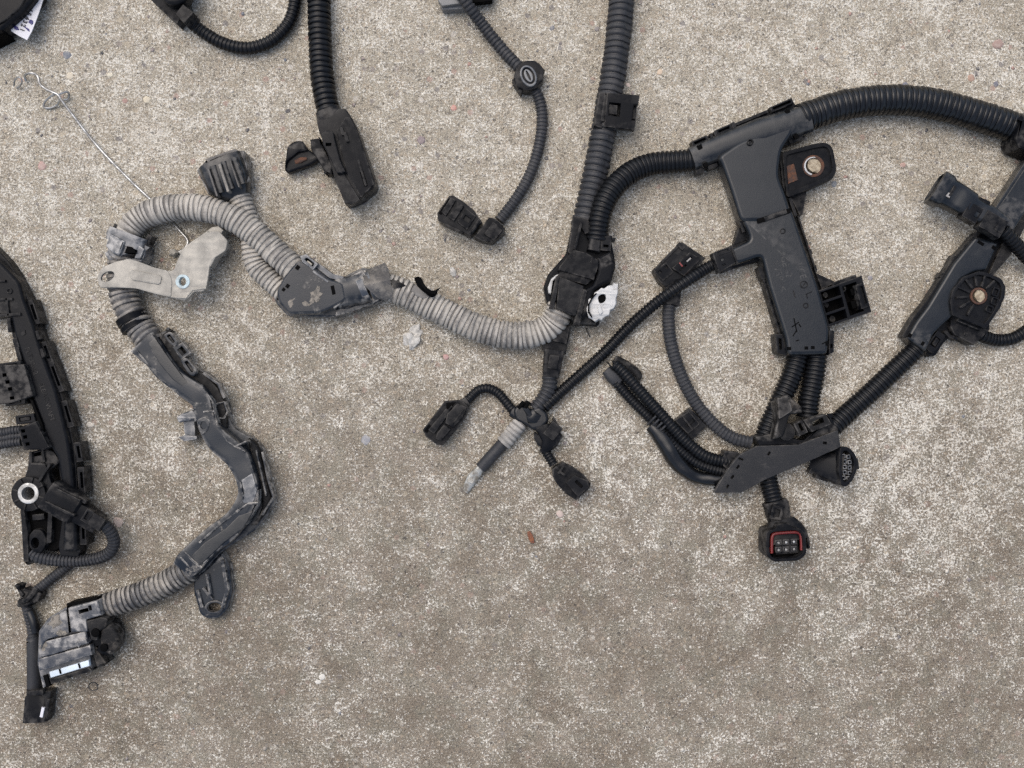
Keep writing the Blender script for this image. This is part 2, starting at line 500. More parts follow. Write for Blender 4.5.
        for k in range(nr):
            jr = 1 + rng.uniform(-jit, jit)
            off = rng.uniform(-.12, .12) * jit * 30
            sl, su = rng.uniform(-tilt, tilt), rng.uniform(-tilt, tilt)
            for f, hgt in prof:
                d = min(max((k + f + off * .15) / nr * L[-1], 0), L[-1] * .9999)
                while idx < len(L) - 2 and L[idx + 1] < d:
                    idx += 1
                while idx > 0 and L[idx] > d:
                    idx -= 1
                u = (d - L[idx]) / max(L[idx + 1] - L[idx], 1e-9)
                p = W3[idx].lerp(W3[idx + 1], u)
                t0 = (W3[min(idx + 1, len(W3) - 1)] - W3[max(idx - 1, 0)]).normalized()
                t1 = (W3[min(idx + 2, len(W3) - 1)] - W3[idx]).normalized()
                t = t0.lerp(t1, u).normalized()
                sd_ = t.cross(Vector((0, 0, 1))).normalized()
                up = sd_.cross(t)
                rr = r * (H - P[idx][2]) / H * S
                ring = []
                for j in range(n):
                    a = 2 * math.pi * j / n
                    q = (1 - depth) + depth * hgt * jr + (jr - 1)
                    if seam is not None:
                        da = abs((math.degrees(a) - 90 - seam + 180) % 360 - 180)
                        if da < 360 / n * .9:
                            q = min(q, 1 - depth * (.75 if hgt > .5 else 1.5))
                    c, dd = math.cos(a), math.sin(a)
                    ring.append(p + (sd_ * c + up * dd) * (rr * q) + t * ((c * sl + dd * su) * rr))
                R.append(ring)
                G.append(hgt)
        s.gr = (s.gr or []) + [g_ for g_ in G for _ in range(n)]
        return s.rings(R)
    def blob(s, cx, cy, z, rx, ry, rz, ang=0, sub=2, rough=.25, seed=0):
        tmp = bmesh.new()
        bmesh.ops.create_icosphere(tmp, subdivisions=sub, radius=1)
        c = W(cx, cy, z)
        ca, sa = math.cos(math.radians(-ang)), math.sin(math.radians(-ang))
        for v in tmp.verts:
            k = 1 + rough * mnoise.noise(v.co * 1.7 + Vector((seed, seed * .7, 0)))
            a, b, d = v.co.x * rx * k, v.co.y * ry * k, v.co.z * rz * k
            v.co = c + Vector((a * ca - b * sa, a * sa + b * ca, d)) * S
        me = bpy.data.meshes.new('tmp')
        tmp.to_mesh(me); tmp.free()
        s.bm.from_mesh(me)
        bpy.data.meshes.remove(me)
        return s
    def text(s, body, cx, cy, z, size, ang=0, th=.25, bold=0):
        cu = bpy.data.curves.new('tmp', 'FONT')
        cu.body = body
        cu.size = size * S
        cu.extrude = th * S / 2
        cu.align_x = 'CENTER'
        cu.align_y = 'CENTER'
        cu.resolution_u = 2
        cu.offset = bold * S
        ob = bpy.data.objects.new('tmp', cu)
        me = bpy.data.meshes.new_from_object(ob)
        me.transform(Matrix.Translation(W(cx, cy, z)) @ Matrix.Rotation(math.radians(-ang), 4, 'Z'))
        s.bm.from_mesh(me)
        bpy.data.meshes.remove(me)
        bpy.data.objects.remove(ob)
        bpy.data.curves.remove(cu)
        return s
    def rough(s, amp, freq, seed=0):
        for v in s.bm.verts:
            v.co += mnoise.noise_vector(v.co * freq + Vector((seed, 0, 0))) * amp * S
        return s
    def islands(s):
        seen, out = set(), []
        for v0 in s.bm.verts:
            if v0 in seen:
                continue
            st, isl = [v0], []
            seen.add(v0)
            while st:
                v = st.pop(); isl.append(v)
                for e in v.link_edges:
                    w = e.other_vert(v)
                    if w not in seen:
                        seen.add(w); st.append(w)
            out.append(isl)
        return out
    def build(s, name, mat, parent=None, label=None, angle=38, flat=False):
        if name in SINGLES and not label:
            isl = s.islands()
            if len(isl) > 1:
                o = None
                for g in isl:
                    q = MB()
                    q.flat = s.flat
                    mp = {v: q.bm.verts.new(v.co) for v in g}
                    for f in {f for v in g for f in v.link_faces}:
                        try:
                            q.bm.faces.new([mp[v] for v in f.verts])
                        except ValueError:
                            pass
                    o = q.one(name, mat, parent, None, angle, flat) or o
                s.bm.free()
                return o
        return s.one(name, mat, parent, label, angle, flat)
    def one(s, name, mat, parent=None, label=None, angle=38, flat=False):
        me = bpy.data.meshes.new(name)
        bmesh.ops.recalc_face_normals(s.bm, faces=s.bm.faces)
        org = Vector((0, 0, 0))
        p = parent
        while p is not None:
            org += p.location
            p = p.parent
        if org.length:
            for v in s.bm.verts:
                v.co -= org
        s.bm.to_mesh(me)
        s.bm.free()
        if not flat:
            for f in me.polygons:
                f.use_smooth = True
            me.set_sharp_from_angle(angle=math.radians(angle))
        me.materials.append(M[mat])
        if s.gr and len(s.gr) == len(me.vertices):
            at = me.attributes.new('ridge', 'FLOAT', 'POINT')
            at.data.foreach_set('value', s.gr)
        o = bpy.data.objects.new(name, me)
        COL.objects.link(o)
        o.parent = parent
        if s.flat:
            wm = o.modifiers.new('even_normals', 'WEIGHTED_NORMAL')
            wm.keep_sharp = True
            wm.weight = 80
        if label:
            o['label'] = label
        return o

def thing(name, px, py, label, cat, group=None):
    o = bpy.data.objects.new(name, None)
    COL.objects.link(o)
    o.location = W(px, py, 0)
    o['label'] = label
    o['category'] = cat
    if group:
        o['group'] = group
    return o
def conduit(parent, ctrl, r, pitch, mat='cond', label=None, **k):
    return MB().corrug(ctrl, r, pitch, **k).build('conduit', mat, parent, label)
def clasp(parent, cx, cy, w, h, z0, z1, ang, mat='black', name='clip_tab'):
    """side clip: a small loop with a tongue in it"""
    m = MB().box(cx, cy, w, h, z0, z1, ang, .6, [rect(cx, cy, w * .62, h * .45, ang)], r=1.2)
    m.box(cx, cy, w * .5, h * .36, z0, z1 - 1.2, ang, .4)
    return m.build(name, mat, parent)

# ------------------------------------------------------------------ the slab
bpy_me = bpy.data.meshes.new('concrete_slab')
bm = bmesh.new()
bmesh.ops.create_grid(bm, x_segments=8, y_segments=8, size=4.0)
bm.to_mesh(bpy_me); bm.free()
bpy_me.materials.append(M['concrete'])
slab = bpy.data.objects.new('ground', bpy_me)
COL.objects.link(slab)
slab['kind'] = 'structure'
slab['label'] = 'worn beige concrete slab with pale flecks and small stones'

# ------------------------------------------------------------------ MAIN HARNESS
h = thing('wiring_harness', 580, 300, 'large black wiring harness across the slab with one pale dusty ribbed branch', 'wiring harness')

# trunk from the top edge down to the junction
conduit(h, [(622, -30), (621.5, 0), (619, 30), (614, 70), (609, 100), (602, 140), (594, 180), (587, 212), (583, 228)], 13, 6.2, 'condgrey',
        'thick faded trunk conduit running in from the top edge', seam=40, depth=.13, tilt=.03, jit=.02)
c = MB()
c.plate([(599, 92), (606, 92), (602, 128), (594, 126)], 10, 27, bev=1.5)
c.plate([(607, 92.5), (640, 95), (638.5, 104), (634, 105), (632, 120), (636, 121), (634.5, 130), (604, 126.5)], 21, 29,
        [rect(614.5, 109.5, 11.5, 13.5, 5)], 1, 0)
c.plate([(601, 94), (638, 96), (634, 128), (596, 125)], 6, 20, bev=1.5)
c.box(613, 109.5, 8.5, 9.5, 18, 27, 5)
c.box(605, 108, 5, 26, 20, 27.5, 8, .8)
c.box(634.5, 113, 3, 12, 16, 24, 8, .6)
clip = c.build('conduit_clip', 'matt', h)

# curved conduit between the junction and the channel box
conduit(h, [(700, 158, 15), (690, 160.5, 15), (672, 162, 14), (652, 164, 14), (633, 171, 17), (617, 184, 22), (606, 200, 25), (600, 218, 25), (597, 240, 22)],
        11.3, 4.3, 'cond', depth=.12, jit=.012)

# ---- junction box
m = MB()
m.plate([(574, 216), (586, 220), (592, 236), (611, 238), (614, 252), (616, 266), (611, 283), (600, 300), (596, 326), (574, 326), (556, 312),
         (546, 304), (543, 288), (548, 274), (566, 254)], 2, 22, bev=3, r=3)
jb = m.build('junction_box', 'matt', h)
m = MB()
m.plate([(573, 249.5), (586, 252.5), (598.5, 260), (599, 264), (594, 280), (558, 270), (560, 266)], 20, 35, bev=1.2)
m.plate([(561, 269), (592, 280), (586, 285), (557, 277)], 18, 33, bev=1)
m.box(574.3, 253.5, 2, 4.5, 33, 36, 15, .3).box(591.3, 260.5, 2, 5, 33, 36, 15, .3)
m.build('cover_plate', 'matt', jb)
MB().plate([(559, 276), (584, 286), (576, 316), (571, 315), (556, 308)], 22, 37, bev=1.5).plate([(556, 276), (560, 277), (554, 309), (549, 308)], 20, 38, bev=1)\
    .build('shield_panel', 'black', jb)
m = MB()
m.plate([(597, 258), (611, 251), (615.5, 264), (612, 281), (600, 287), (594, 291), (589, 315), (576, 324), (573, 322), (581, 291), (593, 285), (598, 272)], 18, 34, bev=3, r=2)
m.plate([(582, 288), (588, 290), (580, 326), (573, 325)], 14, 36, bev=2)
m.build('side_shell', 'matt', jb)
m = MB()
m.loft([(593, 252, 26, 13, 16), (596, 236, 24, 12, 14), (597.5, 231, 24, 12, 14)], 4)
m.box(606, 243, 11, 16, 12, 30, 5, 1.5, [rect(606, 246, 5, 2.5, 5)])
m.box(611, 238.5, 9, 3, 14, 28, 10, .8)
m.build('neck', 'black', jb)
MB().plate([(573.5, 215.5), (588, 219), (592, 231), (585, 234), (581, 226), (573, 256), (568, 252)], 10, 28, bev=1).box(578, 236, 2.5, 28, 24, 31, 14, .6)\
    .build('collar', 'matt', jb)
m = MB()
m.plate([(573, 325), (596, 327), (600, 324), (599, 321), (588, 317), (574, 318)], 4, 14, bev=1, r=2)
m.build('lower_lip', 'matt', jb)
MB().tube([(586, 328, 3), (588, 333, 2), (590, 337, 1)], .5, 6).build('loose_thread', 'matt', jb)
wt = MB().plate([(588, 303), (590, 298.5), (593, 297), (594.5, 293), (598, 291.5), (602, 288), (605, 288.6), (608, 286), (612.5, 285.5), (613.5, 282), (616, 283.5), (618.5, 282.8), (617.4, 288), (618.6, 293), (616, 299), (616.6, 304), (614.5, 309), (610, 311), (609, 315), (605, 316.4), (602, 320),
                 (598, 319.6), (595, 322), (592, 319), (588.5, 317.5), (588.4, 313), (586, 309)], 31, 36.5, [circle(602, 298.5, 4.2, 4.6)], .8, 1, (40, 7))
wt.bm.verts.ensure_lookup_table()
wt = wt.rough(1.6, 220, 3).build('peeled_foil', 'white', jb, 'peeling white foil disc with a dark round hole', 60)
MB().plate([(595.5, 293), (597, 293.4), (592.3, 299), (589.4, 305), (589.4, 311), (592.5, 317), (591.5, 317.5), (588, 312), (588.2, 304), (591.6, 297.5)], 30, 38, bev=.2).build('torn_edge', 'deep', wt)
MB().plate(circle(602, 298.5, 5), 10, 34, bev=1).build('hole_core', 'deep', wt)
MB().plate([(606, 291), (610, 290), (612, 294), (609, 297), (607, 295)], 34, 37.6, bev=.4, r=1).plate([(598, 306), (600, 305), (603, 312), (600, 315), (598, 311)], 34, 37.6, bev=.4, r=1).plate([(611, 300), (613, 299), (612.5, 306), (610.5, 306)], 34, 37.4, bev=.4).build('foil_crease', 'white', wt)
MB().plate([(548, 287), (551, 279), (556, 275), (559, 274), (553, 281), (551, 294), (548.5, 293)], 16, 30, bev=.8).build('foil_scrap', 'white', jb, 'sliver of white foil')

# plug under the junction
m = MB()
m.plate([(569, 322), (572, 322), (566, 354), (542, 350), (543, 344), (549, 344), (551, 328)], 3, 17, bev=1)
m.plate([(556, 330), (570, 326), (566.5, 344), (553, 341)], 14, 21, bev=1)
m.box(548, 336, 5, 11, 3, 18, 12, .8)
pl = m.build('inline_plug', 'matt', h)
m = MB().loft([(554, 350, 11, 21, 18), (553.5, 356, 11, 20, 17), (551.5, 370, 11, 18, 16), (550.5, 377, 10, 16, 14)], 6)
m.box(553.5, 362, 10, 14, 17, 21.5, 8, 1).box(547, 358, 3, 12, 15, 20, 8, .6)
m.build('plug_body', 'black', pl)
conduit(h, [(550, 375, 9), (549, 388, 9), (543, 400, 9), (535, 410, 9)], 8, 4.2, 'condgrey', depth=.15)

# thin conduit from the channel box to the splice
conduit(h, [(716, 263, 15), (704, 270, 16), (690, 279, 22), (672, 291, 22), (650, 308, 14), (628, 328, 8), (605, 352, 7), (582, 373, 7), (562, 391, 8), (544, 408, 12)], 5.9, 3.7, 'cond',
        'thin black conduit running diagonally from the channel box to the splice', depth=.17)

# ---- splice with its branches
m = MB()
m.plate([(513, 411), (517, 404), (524, 405), (530, 409), (540, 406), (548, 414), (549, 422), (541, 429), (533, 431), (527, 426), (516, 421)], 2, 17, bev=3, r=3)
m.blob(533, 417, 13, 9, 8, 7, 20, 2, .3, 4)
m.tube([(521, 404, 12), (526, 409, 16), (531, 416, 17)], 3, 8).tube([(527, 402, 9), (524, 409, 14), (520, 418, 10)], 2.4, 8)
m.loft([(512, 411, 9, 12, 12), (527, 420, 10, 13, 13)], 3)
sp = m.build('splice', 'condgloss', h)
MB().box(521, 405, 4, 9, 8, 19, 40, .8).box(527, 405, 4, 8, 8, 19, 30, .8).build('cable_tie', 'deep', sp)
conduit(h, [(463, 405, 8), (470, 398, 8), (478, 390.5, 8), (488, 388.5, 8), (498, 393, 8), (506, 402, 9), (514, 412, 10)], 5, 3.1, 'cond', depth=.15)
m = MB()
m.plate([(422.5, 430), (444.5, 401), (462, 399.5), (469.5, 406), (465, 419), (443, 445.5), (437, 445), (426, 437)], 1, 16, bev=1.4)
m.loft([(463, 404, 9, 11, 12), (468, 401, 9, 10, 10)], 4)
cn = m.build('connector', 'matt', h, 'black plug at the end of the short arched lead')
MB().plate([(428, 430), (446, 408), (451, 411), (434, 434)], 14, 19.5, bev=1).plate([(447, 414), (457, 403), (467, 407), (462, 418), (453, 428), (445, 423)], 13, 20.5, bev=1.4).plate([(437, 433), (444, 424), (451, 429), (441, 441), (435, 439)], 13, 19, bev=1.2).build('latch', 'black', cn)
MB().plate([(446, 403), (456, 402), (451, 408), (446.5, 409)], 12, 16.6, bev=.3).plate([(424, 431), (429, 424), (432, 427), (427, 433)], 10, 16.5, bev=.3).build('recess_shade', 'deep', cn)  # dark plates paint the shade of the plug's hollows
MB().line([(452, 406), (446, 413)], 1.4, 14, 20.5, .3).line([(464, 409), (452, 425)], 1.2, 18, 21.6, .3).build('rib', 'matt', cn)

# battery lead
MB().corrug([(521, 422, 9), (516, 428, 9), (509, 437, 8.5), (503, 444, 8)], 7.9, 4.6, depth=.09, jit=.05, tilt=.12).build('tape_wrap', 'tapegrey', h, 'grey cloth tape wrapped round the bare lead')
MB().tube([(506, 440, 8), (498, 449, 7), (490, 458, 7), (481, 468, 6)], 6.3, 12).rough(.5, 250).build('lead_sleeve', 'condgrey', h)
lug = MB().loft([(484, 464, 6, 8, 9), (479, 470, 5.5, 9, 8), (475, 475, 5, 11, 6), (472, 479, 4, 11, 4), (467, 487, 3, 9, 2), (465.5, 492, 2, 5, 1.5)], 3).rough(.8, 300, 5)
lug.plate([(470, 473), (477, 475), (473, 484), (467, 482)], 4, 6.5, bev=.5)
lug.build('cable_lug', 'lug', h, 'dull tinned lug at the end of the short lead')

# small plug lower right of the splice
m = MB()
m.loft([(540, 425, 10, 16, 14), (547, 430, 10, 20, 16), (552, 438, 10, 22, 16), (549, 447, 9, 18, 14), (546, 451, 9, 14, 10)], 4, side=(1, .3, 0))
m.box(553, 431, 13, 16, 12, 20, 38, 1).plate([(553, 416), (561, 428), (560, 439), (553, 449), (550, 440)], 2, 16, bev=1)
m.plate([(534, 432), (543, 436), (545, 447), (538, 446), (534, 439)], 2, 14, bev=1)
m.build('branch_holder', 'black', h)
MB().corrug([(543, 447, 8), (548, 455, 8), (554, 465, 9)], 5, 3, depth=.2).build('boot', 'cond', h)
m = MB().plate([(551.5, 468), (562, 461), (573, 466.5), (584, 475), (591, 484), (589, 489), (576.5, 500.5), (566, 494), (556, 483), (553, 477)], 1, 16, bev=1.4)
cn = m.build('connector', 'matt', h, 'small black plug at the lower end of the splice')
MB().plate([(566, 483), (574, 475), (588, 481), (589, 487), (578, 497)], 17, 22, [rect(579, 484, 9, 3, 45)], .8).build('latch', 'black', cn)
MB().box(561, 470, 2, 9, 17.5, 20, 35, .4).box(557.5, 468.5, 5, 2, 16.5, 19, 35, .4).box(563, 474, 6, 2, 17.5, 20.2, 35, .4).build('keying_rib', 'matt', cn)

# ---- channel box (T shaped trough)
m = MB()
T_OUT = [(688.5, 147), (707, 136), (738, 122), (768, 110), (792, 100), (796, 105), (802, 106), (807, 134), (803, 140), (782, 148), (784, 172), (790, 200), (797, 218), (809, 250),
         (818, 276), (830, 328), (834, 340), (832, 354), (787, 357), (781, 341), (764, 288), (758, 262), (736, 268), (719, 274), (712, 253), (732, 245), (743, 238), (735, 205), (721, 165), (700, 172)]
m.plate(T_OUT, 1, 15, bev=1.5, r=3)
cb = m.build('channel_box', 'black', h, 'large glossy T shaped black cable trough')
m = MB()
m.plate([(731, 190), (722, 164), (718, 156), (740, 141), (789, 122), (795, 130), (782, 150), (779, 175), (788, 199), (792, 213), (761, 222), (741, 222)], 10, 29.5, bev=4, r=6)
m.loft([(691, 160, 16, 24, 22), (722, 147, 16, 26, 24), (760, 134, 17, 31, 27), (807, 119.5, 17, 29, 26)], 2.8)
m.build('upper_cover', 'blackgloss', cb)
m = MB()
m.plate([(742, 219), (792, 208), (819, 288), (830, 329), (828, 354.5), (788, 355.5), (786, 339), (769, 285), (762, 256), (738, 264), (722, 268), (716, 255), (735, 247), (751, 240), (748, 231)],
        8, 28, [], 3.5, r=5)
m.build('lower_cover', 'blackgloss', cb)
m = MB()
for (cx, cy, w) in ((700, 141, 17), (724, 129.5, 17), (782, 105, 24)):
    m.box(cx, cy, w, 6, 10, 22, -23, .8, [rect(cx, cy, w - 5, 2.4, -23)])
m.line([(734, 125), (768, 111)], 3, 8, 20)
m.box(712, 136.5, 2.5, 7, 12, 23, -23, .5).box(716, 134.5, 2.5, 7, 12, 23, -23, .5).box(734, 125.5, 4, 7, 12, 23, -23, .5)
m.box(700, 171, 8, 5, 8, 20, -20, .6).box(713, 166, 10, 4, 8, 20, -20, .6).box(796, 139.5, 15, 5, 6, 19, -20, .6)
m.build('edge_rail', 'black', cb)
m = MB()
for (x, y) in ((700, 146.5), (706, 164.5), (788, 111.5), (796.5, 136.5)):
    m.box(x, y, 4.5, 4, 25, 28.4, -22, .3)
for (x, y) in ((789.5, 348.5), (806.5, 348), (813, 347.5), (827.5, 344)):
    m.box(x, y, 3.6, 3.2, 24, 28.5, 0, .3)
m.build('slot_shade', 'deep', cb)  # flush dark plates in place of slots, their shade given as colour
m = MB()
m.cyl(750.5, 142, 3.2, 27, 31.9, 2.2, .2).cyl(750.5, 142, .9, 27, 31.6, None, .2)
m.cyl(783, 231, 2.8, 26, 28.9, 1.8, .2).cyl(806, 305.5, 2.8, 26, 28.9, 1.8, .2).cyl(804, 284.5, 3.9, 26, 28.9, 3.1, .2).box(804, 284.5, 1, 5, 27, 28.8, 35, .1)
m.build('raised_mark', 'black', cb)
m = MB()
m.text('HGE-62', 785, 264, 28.05, 8.5, 74, .45).text('>VSPP<', 779, 276, 28.05, 9.5, 74, .45).text('VGE', 801, 271, 28.05, 8.5, 74, .45)
m.build('lettering', 'blackgloss', cb)
m = MB()
m.box(794.5, 294, .8, 7, 27, 28.6, -16, .1).box(809, 293, .8, 7, 27, 28.6, 64, .1).box(807, 296, .8, 5, 27, 28.6, -16, .1)
m.build('raised_mark', 'black', cb)
m = MB()
m.line([(736, 206), (744, 232)], 3, 8, 22).line([(762, 275), (780, 336)], 3, 6, 20).line([(798, 216), (816, 272)], 2.5, 6, 20).line([(790, 198), (796, 216)], 3, 8, 22)
m.box(762, 273, 5, 13, 8, 21, -16, .8).box(739, 210, 5, 16, 8, 21, -18, .8).box(810.5, 252, 4, 5, 6, 19, -18, .8).box(815, 268, 4, 6, 6, 19, -18, .8)
m.plate([(775, 334), (783, 334), (787, 356), (777, 353)], 4, 22, [rect(780.5, 344, 3, 11, -4)], .8).plate([(829, 330), (834.5, 331), (834, 352), (829, 355)], 4, 22, [rect(831.6, 346, 2, 4)], .8)
m.plate([(737, 229), (746, 226), (748, 240), (732, 246)], 4, 16, bev=1)
m.build('side_wall', 'black', cb)
m = MB().plate([(712, 253), (733, 245.5), (738, 262), (719, 273)], 16, 30, [rect(722.5, 259.5, 4, 2.5, -20), rect(724, 264.5, 3, 2, -20)], 1.5)
m.box(723, 251.5, 15, 5, 20, 31, -19, .7, [rect(723, 251.5, 10, 2, -19)]).box(735, 256, 2, 16, 22, 32, -19, .5)
m.build('side_outlet', 'black', cb)
MB().plate([(757, 219), (790, 208), (791, 212.5), (758.5, 223.5)], 24, 30.2, bev=.4).build('slot_shade', 'deep', cb)  # shade of the slit between the covers, put in as a dark plate
MB().loft([(764, 219.5, 28.5, 5, 5), (786, 211.5, 28.5, 5, 5)], 3).build('tie_bridge', 'black', cb)
m = MB()
for pts in ([(792, 327), (799, 322)], [(794, 318), (797, 332)], [(797, 330), (793, 336)], [(796, 341), (799, 340)], [(799, 324), (801, 327)], [(822, 344), (828, 341)]):
    m.line(pts, 1.0, 27, 28.5, .2)
m.build('gouge', 'deep', cb)

# bolted lug of the channel box
m = MB().plate([(779, 153), (814, 143.5), (826, 141.5), (833, 147), (837.5, 170), (833, 179), (806, 191), (790, 199), (783, 190)], 3, 18, [circle(813.5, 166, 8)], 1.6, 4)
m.plate([(788, 198), (807, 190), (803, 214), (798, 218)], 1, 12, bev=1)
tab = m.build('mounting_lug', 'matt', cb)
MB().plate([(782, 152), (814, 144), (826, 142), (833, 147), (837, 170), (833, 178), (806, 190.5), (787, 198)], 16, 20.5,
           [rounded([(786, 155), (814, 148), (825, 146), (829.5, 149.5), (833, 168), (830, 175), (805, 186), (789, 192)], 4)], .8, 4).build('rim', 'matt', tab)
MB().cyl(813.5, 166, 11, 14, 18.8, 8.0, .5).plate([(784, 167), (794, 163.5), (798, 180), (788, 184)], 16, 18.9, bev=.4).build('rust_patch', 'rust', tab, 'rust stained bushing and plate')
MB().plate(circle(813.5, 166, 9.3, n=32)[9:26] + circle(813.8, 165.7, 8, n=32)[9:26][::-1], 16, 19.6, bev=.3).build('chipped_ring', 'white', tab)
MB().cyl(813.5, 166, 8.2, 1, 17.6, None, 1).rough(.7, 400).build('dirt_plug', 'dirtbolt', tab)

# open cell connector holder on the right of the channel box
m = MB()
L = lambda a, b: (817 + a * .96 * 1 + b * .26, 292 + a * -.33 + b * .96)
def quad(a0, b0, a1, b1):
    return [L(a0, b0), L(a1, b0), L(a1, b1), L(a0, b1)]
m.plate(quad(1, -1, 47, 37), 1, 24, [quad(3, 1.5, 22.5, 10.5), quad(3, 13, 22.5, 23), quad(3, 25.5, 22.5, 34.5), quad(25.5, 3, 40, 33.5)], .8)
ch = m.build('cell_holder', 'black', cb)
m = MB().plate(quad(2, 0, 42, 36), 1, 9, bev=.5)
m.plate(quad(31, 8, 39, 15), 2, 20, bev=.8).plate(quad(28, 20, 39, 28), 2, 18, bev=.8)
m.build('cell_floor', 'deep', ch)
m = MB().plate(quad(38, 6, 47, 31), 8, 27, [quad(42, 9, 45, 27)], 1)
m.plate(quad(17, -4, 42, 1), 8, 22, bev=1)
m.build('end_block', 'matt', ch)
MB().cyl(825, 295, 3, 4, 17).cyl(826, 305, 3, 4, 16).cyl(832, 319, 3.5, 4, 15).cyl(843, 289, 3.4, 6, 21, 2).build('cavity_post', 'mud', ch)
MB().plate([(815, 273), (834, 281), (835, 283), (820, 290)], 6, 20, bev=1).build('gusset', 'matt', ch)

# large conduit leaving the channel box
conduit(h, [(800, 119, 17), (815, 114, 16), (838, 106.5, 16), (866, 101.5, 16), (896, 100, 16), (926, 102.5, 16), (955, 109, 16), (985, 118, 16), (1012, 127, 16), (1045, 140, 16)], 15.2, 5.1, 'condgloss',
        'thick glossy conduit arching to the right edge', depth=.07, jit=.025, tilt=.05)
MB().plate([(1012, 141), (1019, 118), (1040, 124), (1036, 156), (1016, 149)], 4, 33, bev=2, r=2).build('end_clamp', 'matt', h)
# two conduits out of the foot of the channel box
conduit(h, [(798, 350, 11), (796, 362, 11), (790, 380, 11), (780, 402, 11), (770, 424, 11), (764, 440, 12)], 10.4, 4.2, 'cond')
conduit(h, [(817, 350, 11), (816, 364, 11), (812.5, 384, 11), (809, 400, 11), (807, 418, 11)], 10.6, 4.2, 'cond')

# ---- flat bracket plate where the branches meet
m = MB()
m.plate([(713.5, 493), (727, 470), (739, 455), (757, 446), (798, 444.5), (838, 430), (841, 447), (812, 460), (768, 478.5), (741, 493)], 22, 27,
        [rect(741, 459, 5, 1.8, 20), rect(738, 467, 2.2, 4, 35), rect(732.5, 477, 2.2, 4, 35), rect(727.5, 486.5, 2.2, 4, 35), rect(769, 453.5, 2.2, 4, 35), rect(825, 443, 4, 2.6, 10)], .9)
bp = m.build('bracket_plate', 'mattgrey', h, 'flat angular black plate where several conduits meet')
m = MB()
m.plate([(752, 436), (776, 432), (800, 440), (829, 414), (840, 430), (798, 446), (757, 447)], 2, 24, bev=2, r=2)
m.plate([(727, 470), (718, 462), (722, 450), (738, 452), (742, 455)], 4, 20, bev=1.5)
m.plate([(716, 490), (728, 468), (745, 455), (800, 446), (836, 432), (838, 445), (765, 476)], 10, 22.5, bev=1)
m.build('rear_block', 'matt', bp)
m = MB()
m.plate([(776, 402), (789, 395), (802, 407), (803, 413), (790, 415), (784, 436), (773, 440), (777, 420)], 14, 36, bev=2.5, r=2)
m.plate([(777, 398), (789, 395), (793, 411), (779, 420)], 30, 40, bev=2)
m.plate([(803, 420), (826, 414), (832, 424), (812, 432)], 20, 34, [rect(818, 422, 12, 5, -20)], 1)
m.build('upper_clip', 'mud', bp, 'dusty raised clip above the flat plate')
MB().cyl(787, 432, 9, 24, 31, None, 2).box(801, 428, 10, 14, 20, 33, -25, 1.2, [rect(801, 427, 3.5, 9, -25)]).build('round_boss', 'mud', bp)

conduit(h, [(832, 428, 15), (838, 422, 14), (852, 409, 11), (870, 393, 11), (890, 374, 11), (908, 357, 13), (920, 345, 14)], 9.9, 4.4, 'cond')
conduit(h, [(669.5, 300, 9), (668.5, 318, 8), (670, 338, 8), (675.5, 360, 8), (685, 384, 8), (698, 406, 8), (716, 426, 10), (733, 438, 12), (752, 443, 14)], 6.6, 3.75, 'condgrey', seam=-25)
# plug on the bowed conduit
m = MB()
m.plate([(651.5, 271), (682, 241.5), (706, 258), (683, 280), (677, 281), (664, 289), (657, 283)], 2, 17, bev=1.5)
cn = m.build('connector', 'black', h, 'squarish black plug beneath the thin diagonal conduit')
m = MB().plate([(672, 268), (690, 252), (701, 259), (684, 276)], 15, 21, [rect(689, 259.5, 7, 2.6, -42), rect(683, 268, 10, 2, -42)], .8)
m.plate([(654, 272), (666, 262), (674, 272), (663, 281)], 14, 19.5, [rect(660, 272, 3, 3, -42), rect(666.5, 267, 2.5, 3, -42)], .8)
m.line([(662, 262), (678, 246)], 2.5, 14, 19).box(681, 246, 4, 8, 14, 20, -45, .6)
m.build('latch', 'matt', cn)
MB().box(681, 264.5, 5, 1.6, 16, 21.5, 50, .2).box(687, 272, 6, 1.6, 16, 19.5, -45, .2).build('seal', 'red', cn)
MB().box(688.8, 259.8, 5.5, 1.6, 16, 20.3, -42, .2).build('window', 'window', cn)
MB().loft([(676, 278, 9, 18, 15), (672, 290, 9, 17, 16), (671, 305, 9, 16, 15)], 6).build('strain_relief', 'matt', cn)

# double conduits sweeping under the plate
conduit(h, [(614, 364, 12), (624, 373, 13), (640, 391, 14), (658, 411, 14), (674, 429, 14), (690, 445, 14), (707, 457, 15), (730, 462.5, 15)], 6.2, 3.5, 'cond')
conduit(h, [(608, 370, 8), (617, 383, 8), (632, 400, 8), (648, 416, 9), (663, 432, 10), (678, 448, 11), (696, 462, 11), (714, 469, 12), (728, 472, 13)], 5.6, 3.2, 'cond', seam=15)
MB().tube([(651, 425, 7), (658, 433, 8), (667, 445, 9), (675, 459, 9), (685, 470, 9), (700, 478, 9), (720, 480, 10)], 8.6, 16, rfun=lambda u: .75 + .3 * math.sin(min(1, u * 1.3) * math.pi)).rough(.9, 120, 8)\
    .build('taped_sleeve', 'condgloss', h, 'smooth taped sleeve below the twin conduits')
MB().tube([(614, 360, 8), (626, 366, 7), (636, 374, 5), (635, 378, 4)], 5.5, 14).rough(1, 200, 2).build('end_flap', 'mud', h)
MB().loft([(606, 370, 7, 10, 12), (612, 376, 8, 14, 13), (619, 383, 7, 13, 11)], 3).build('end_cap', 'condgrey', h)
MB().tube([(612, 368, 14), (609, 364, 13), (607, 362, 9)], .8, 8).tube([(617, 367, 18), (614, 362, 17), (612, 361, 15)], .8, 8).build('wire_end', 'cond', h)
m = MB()
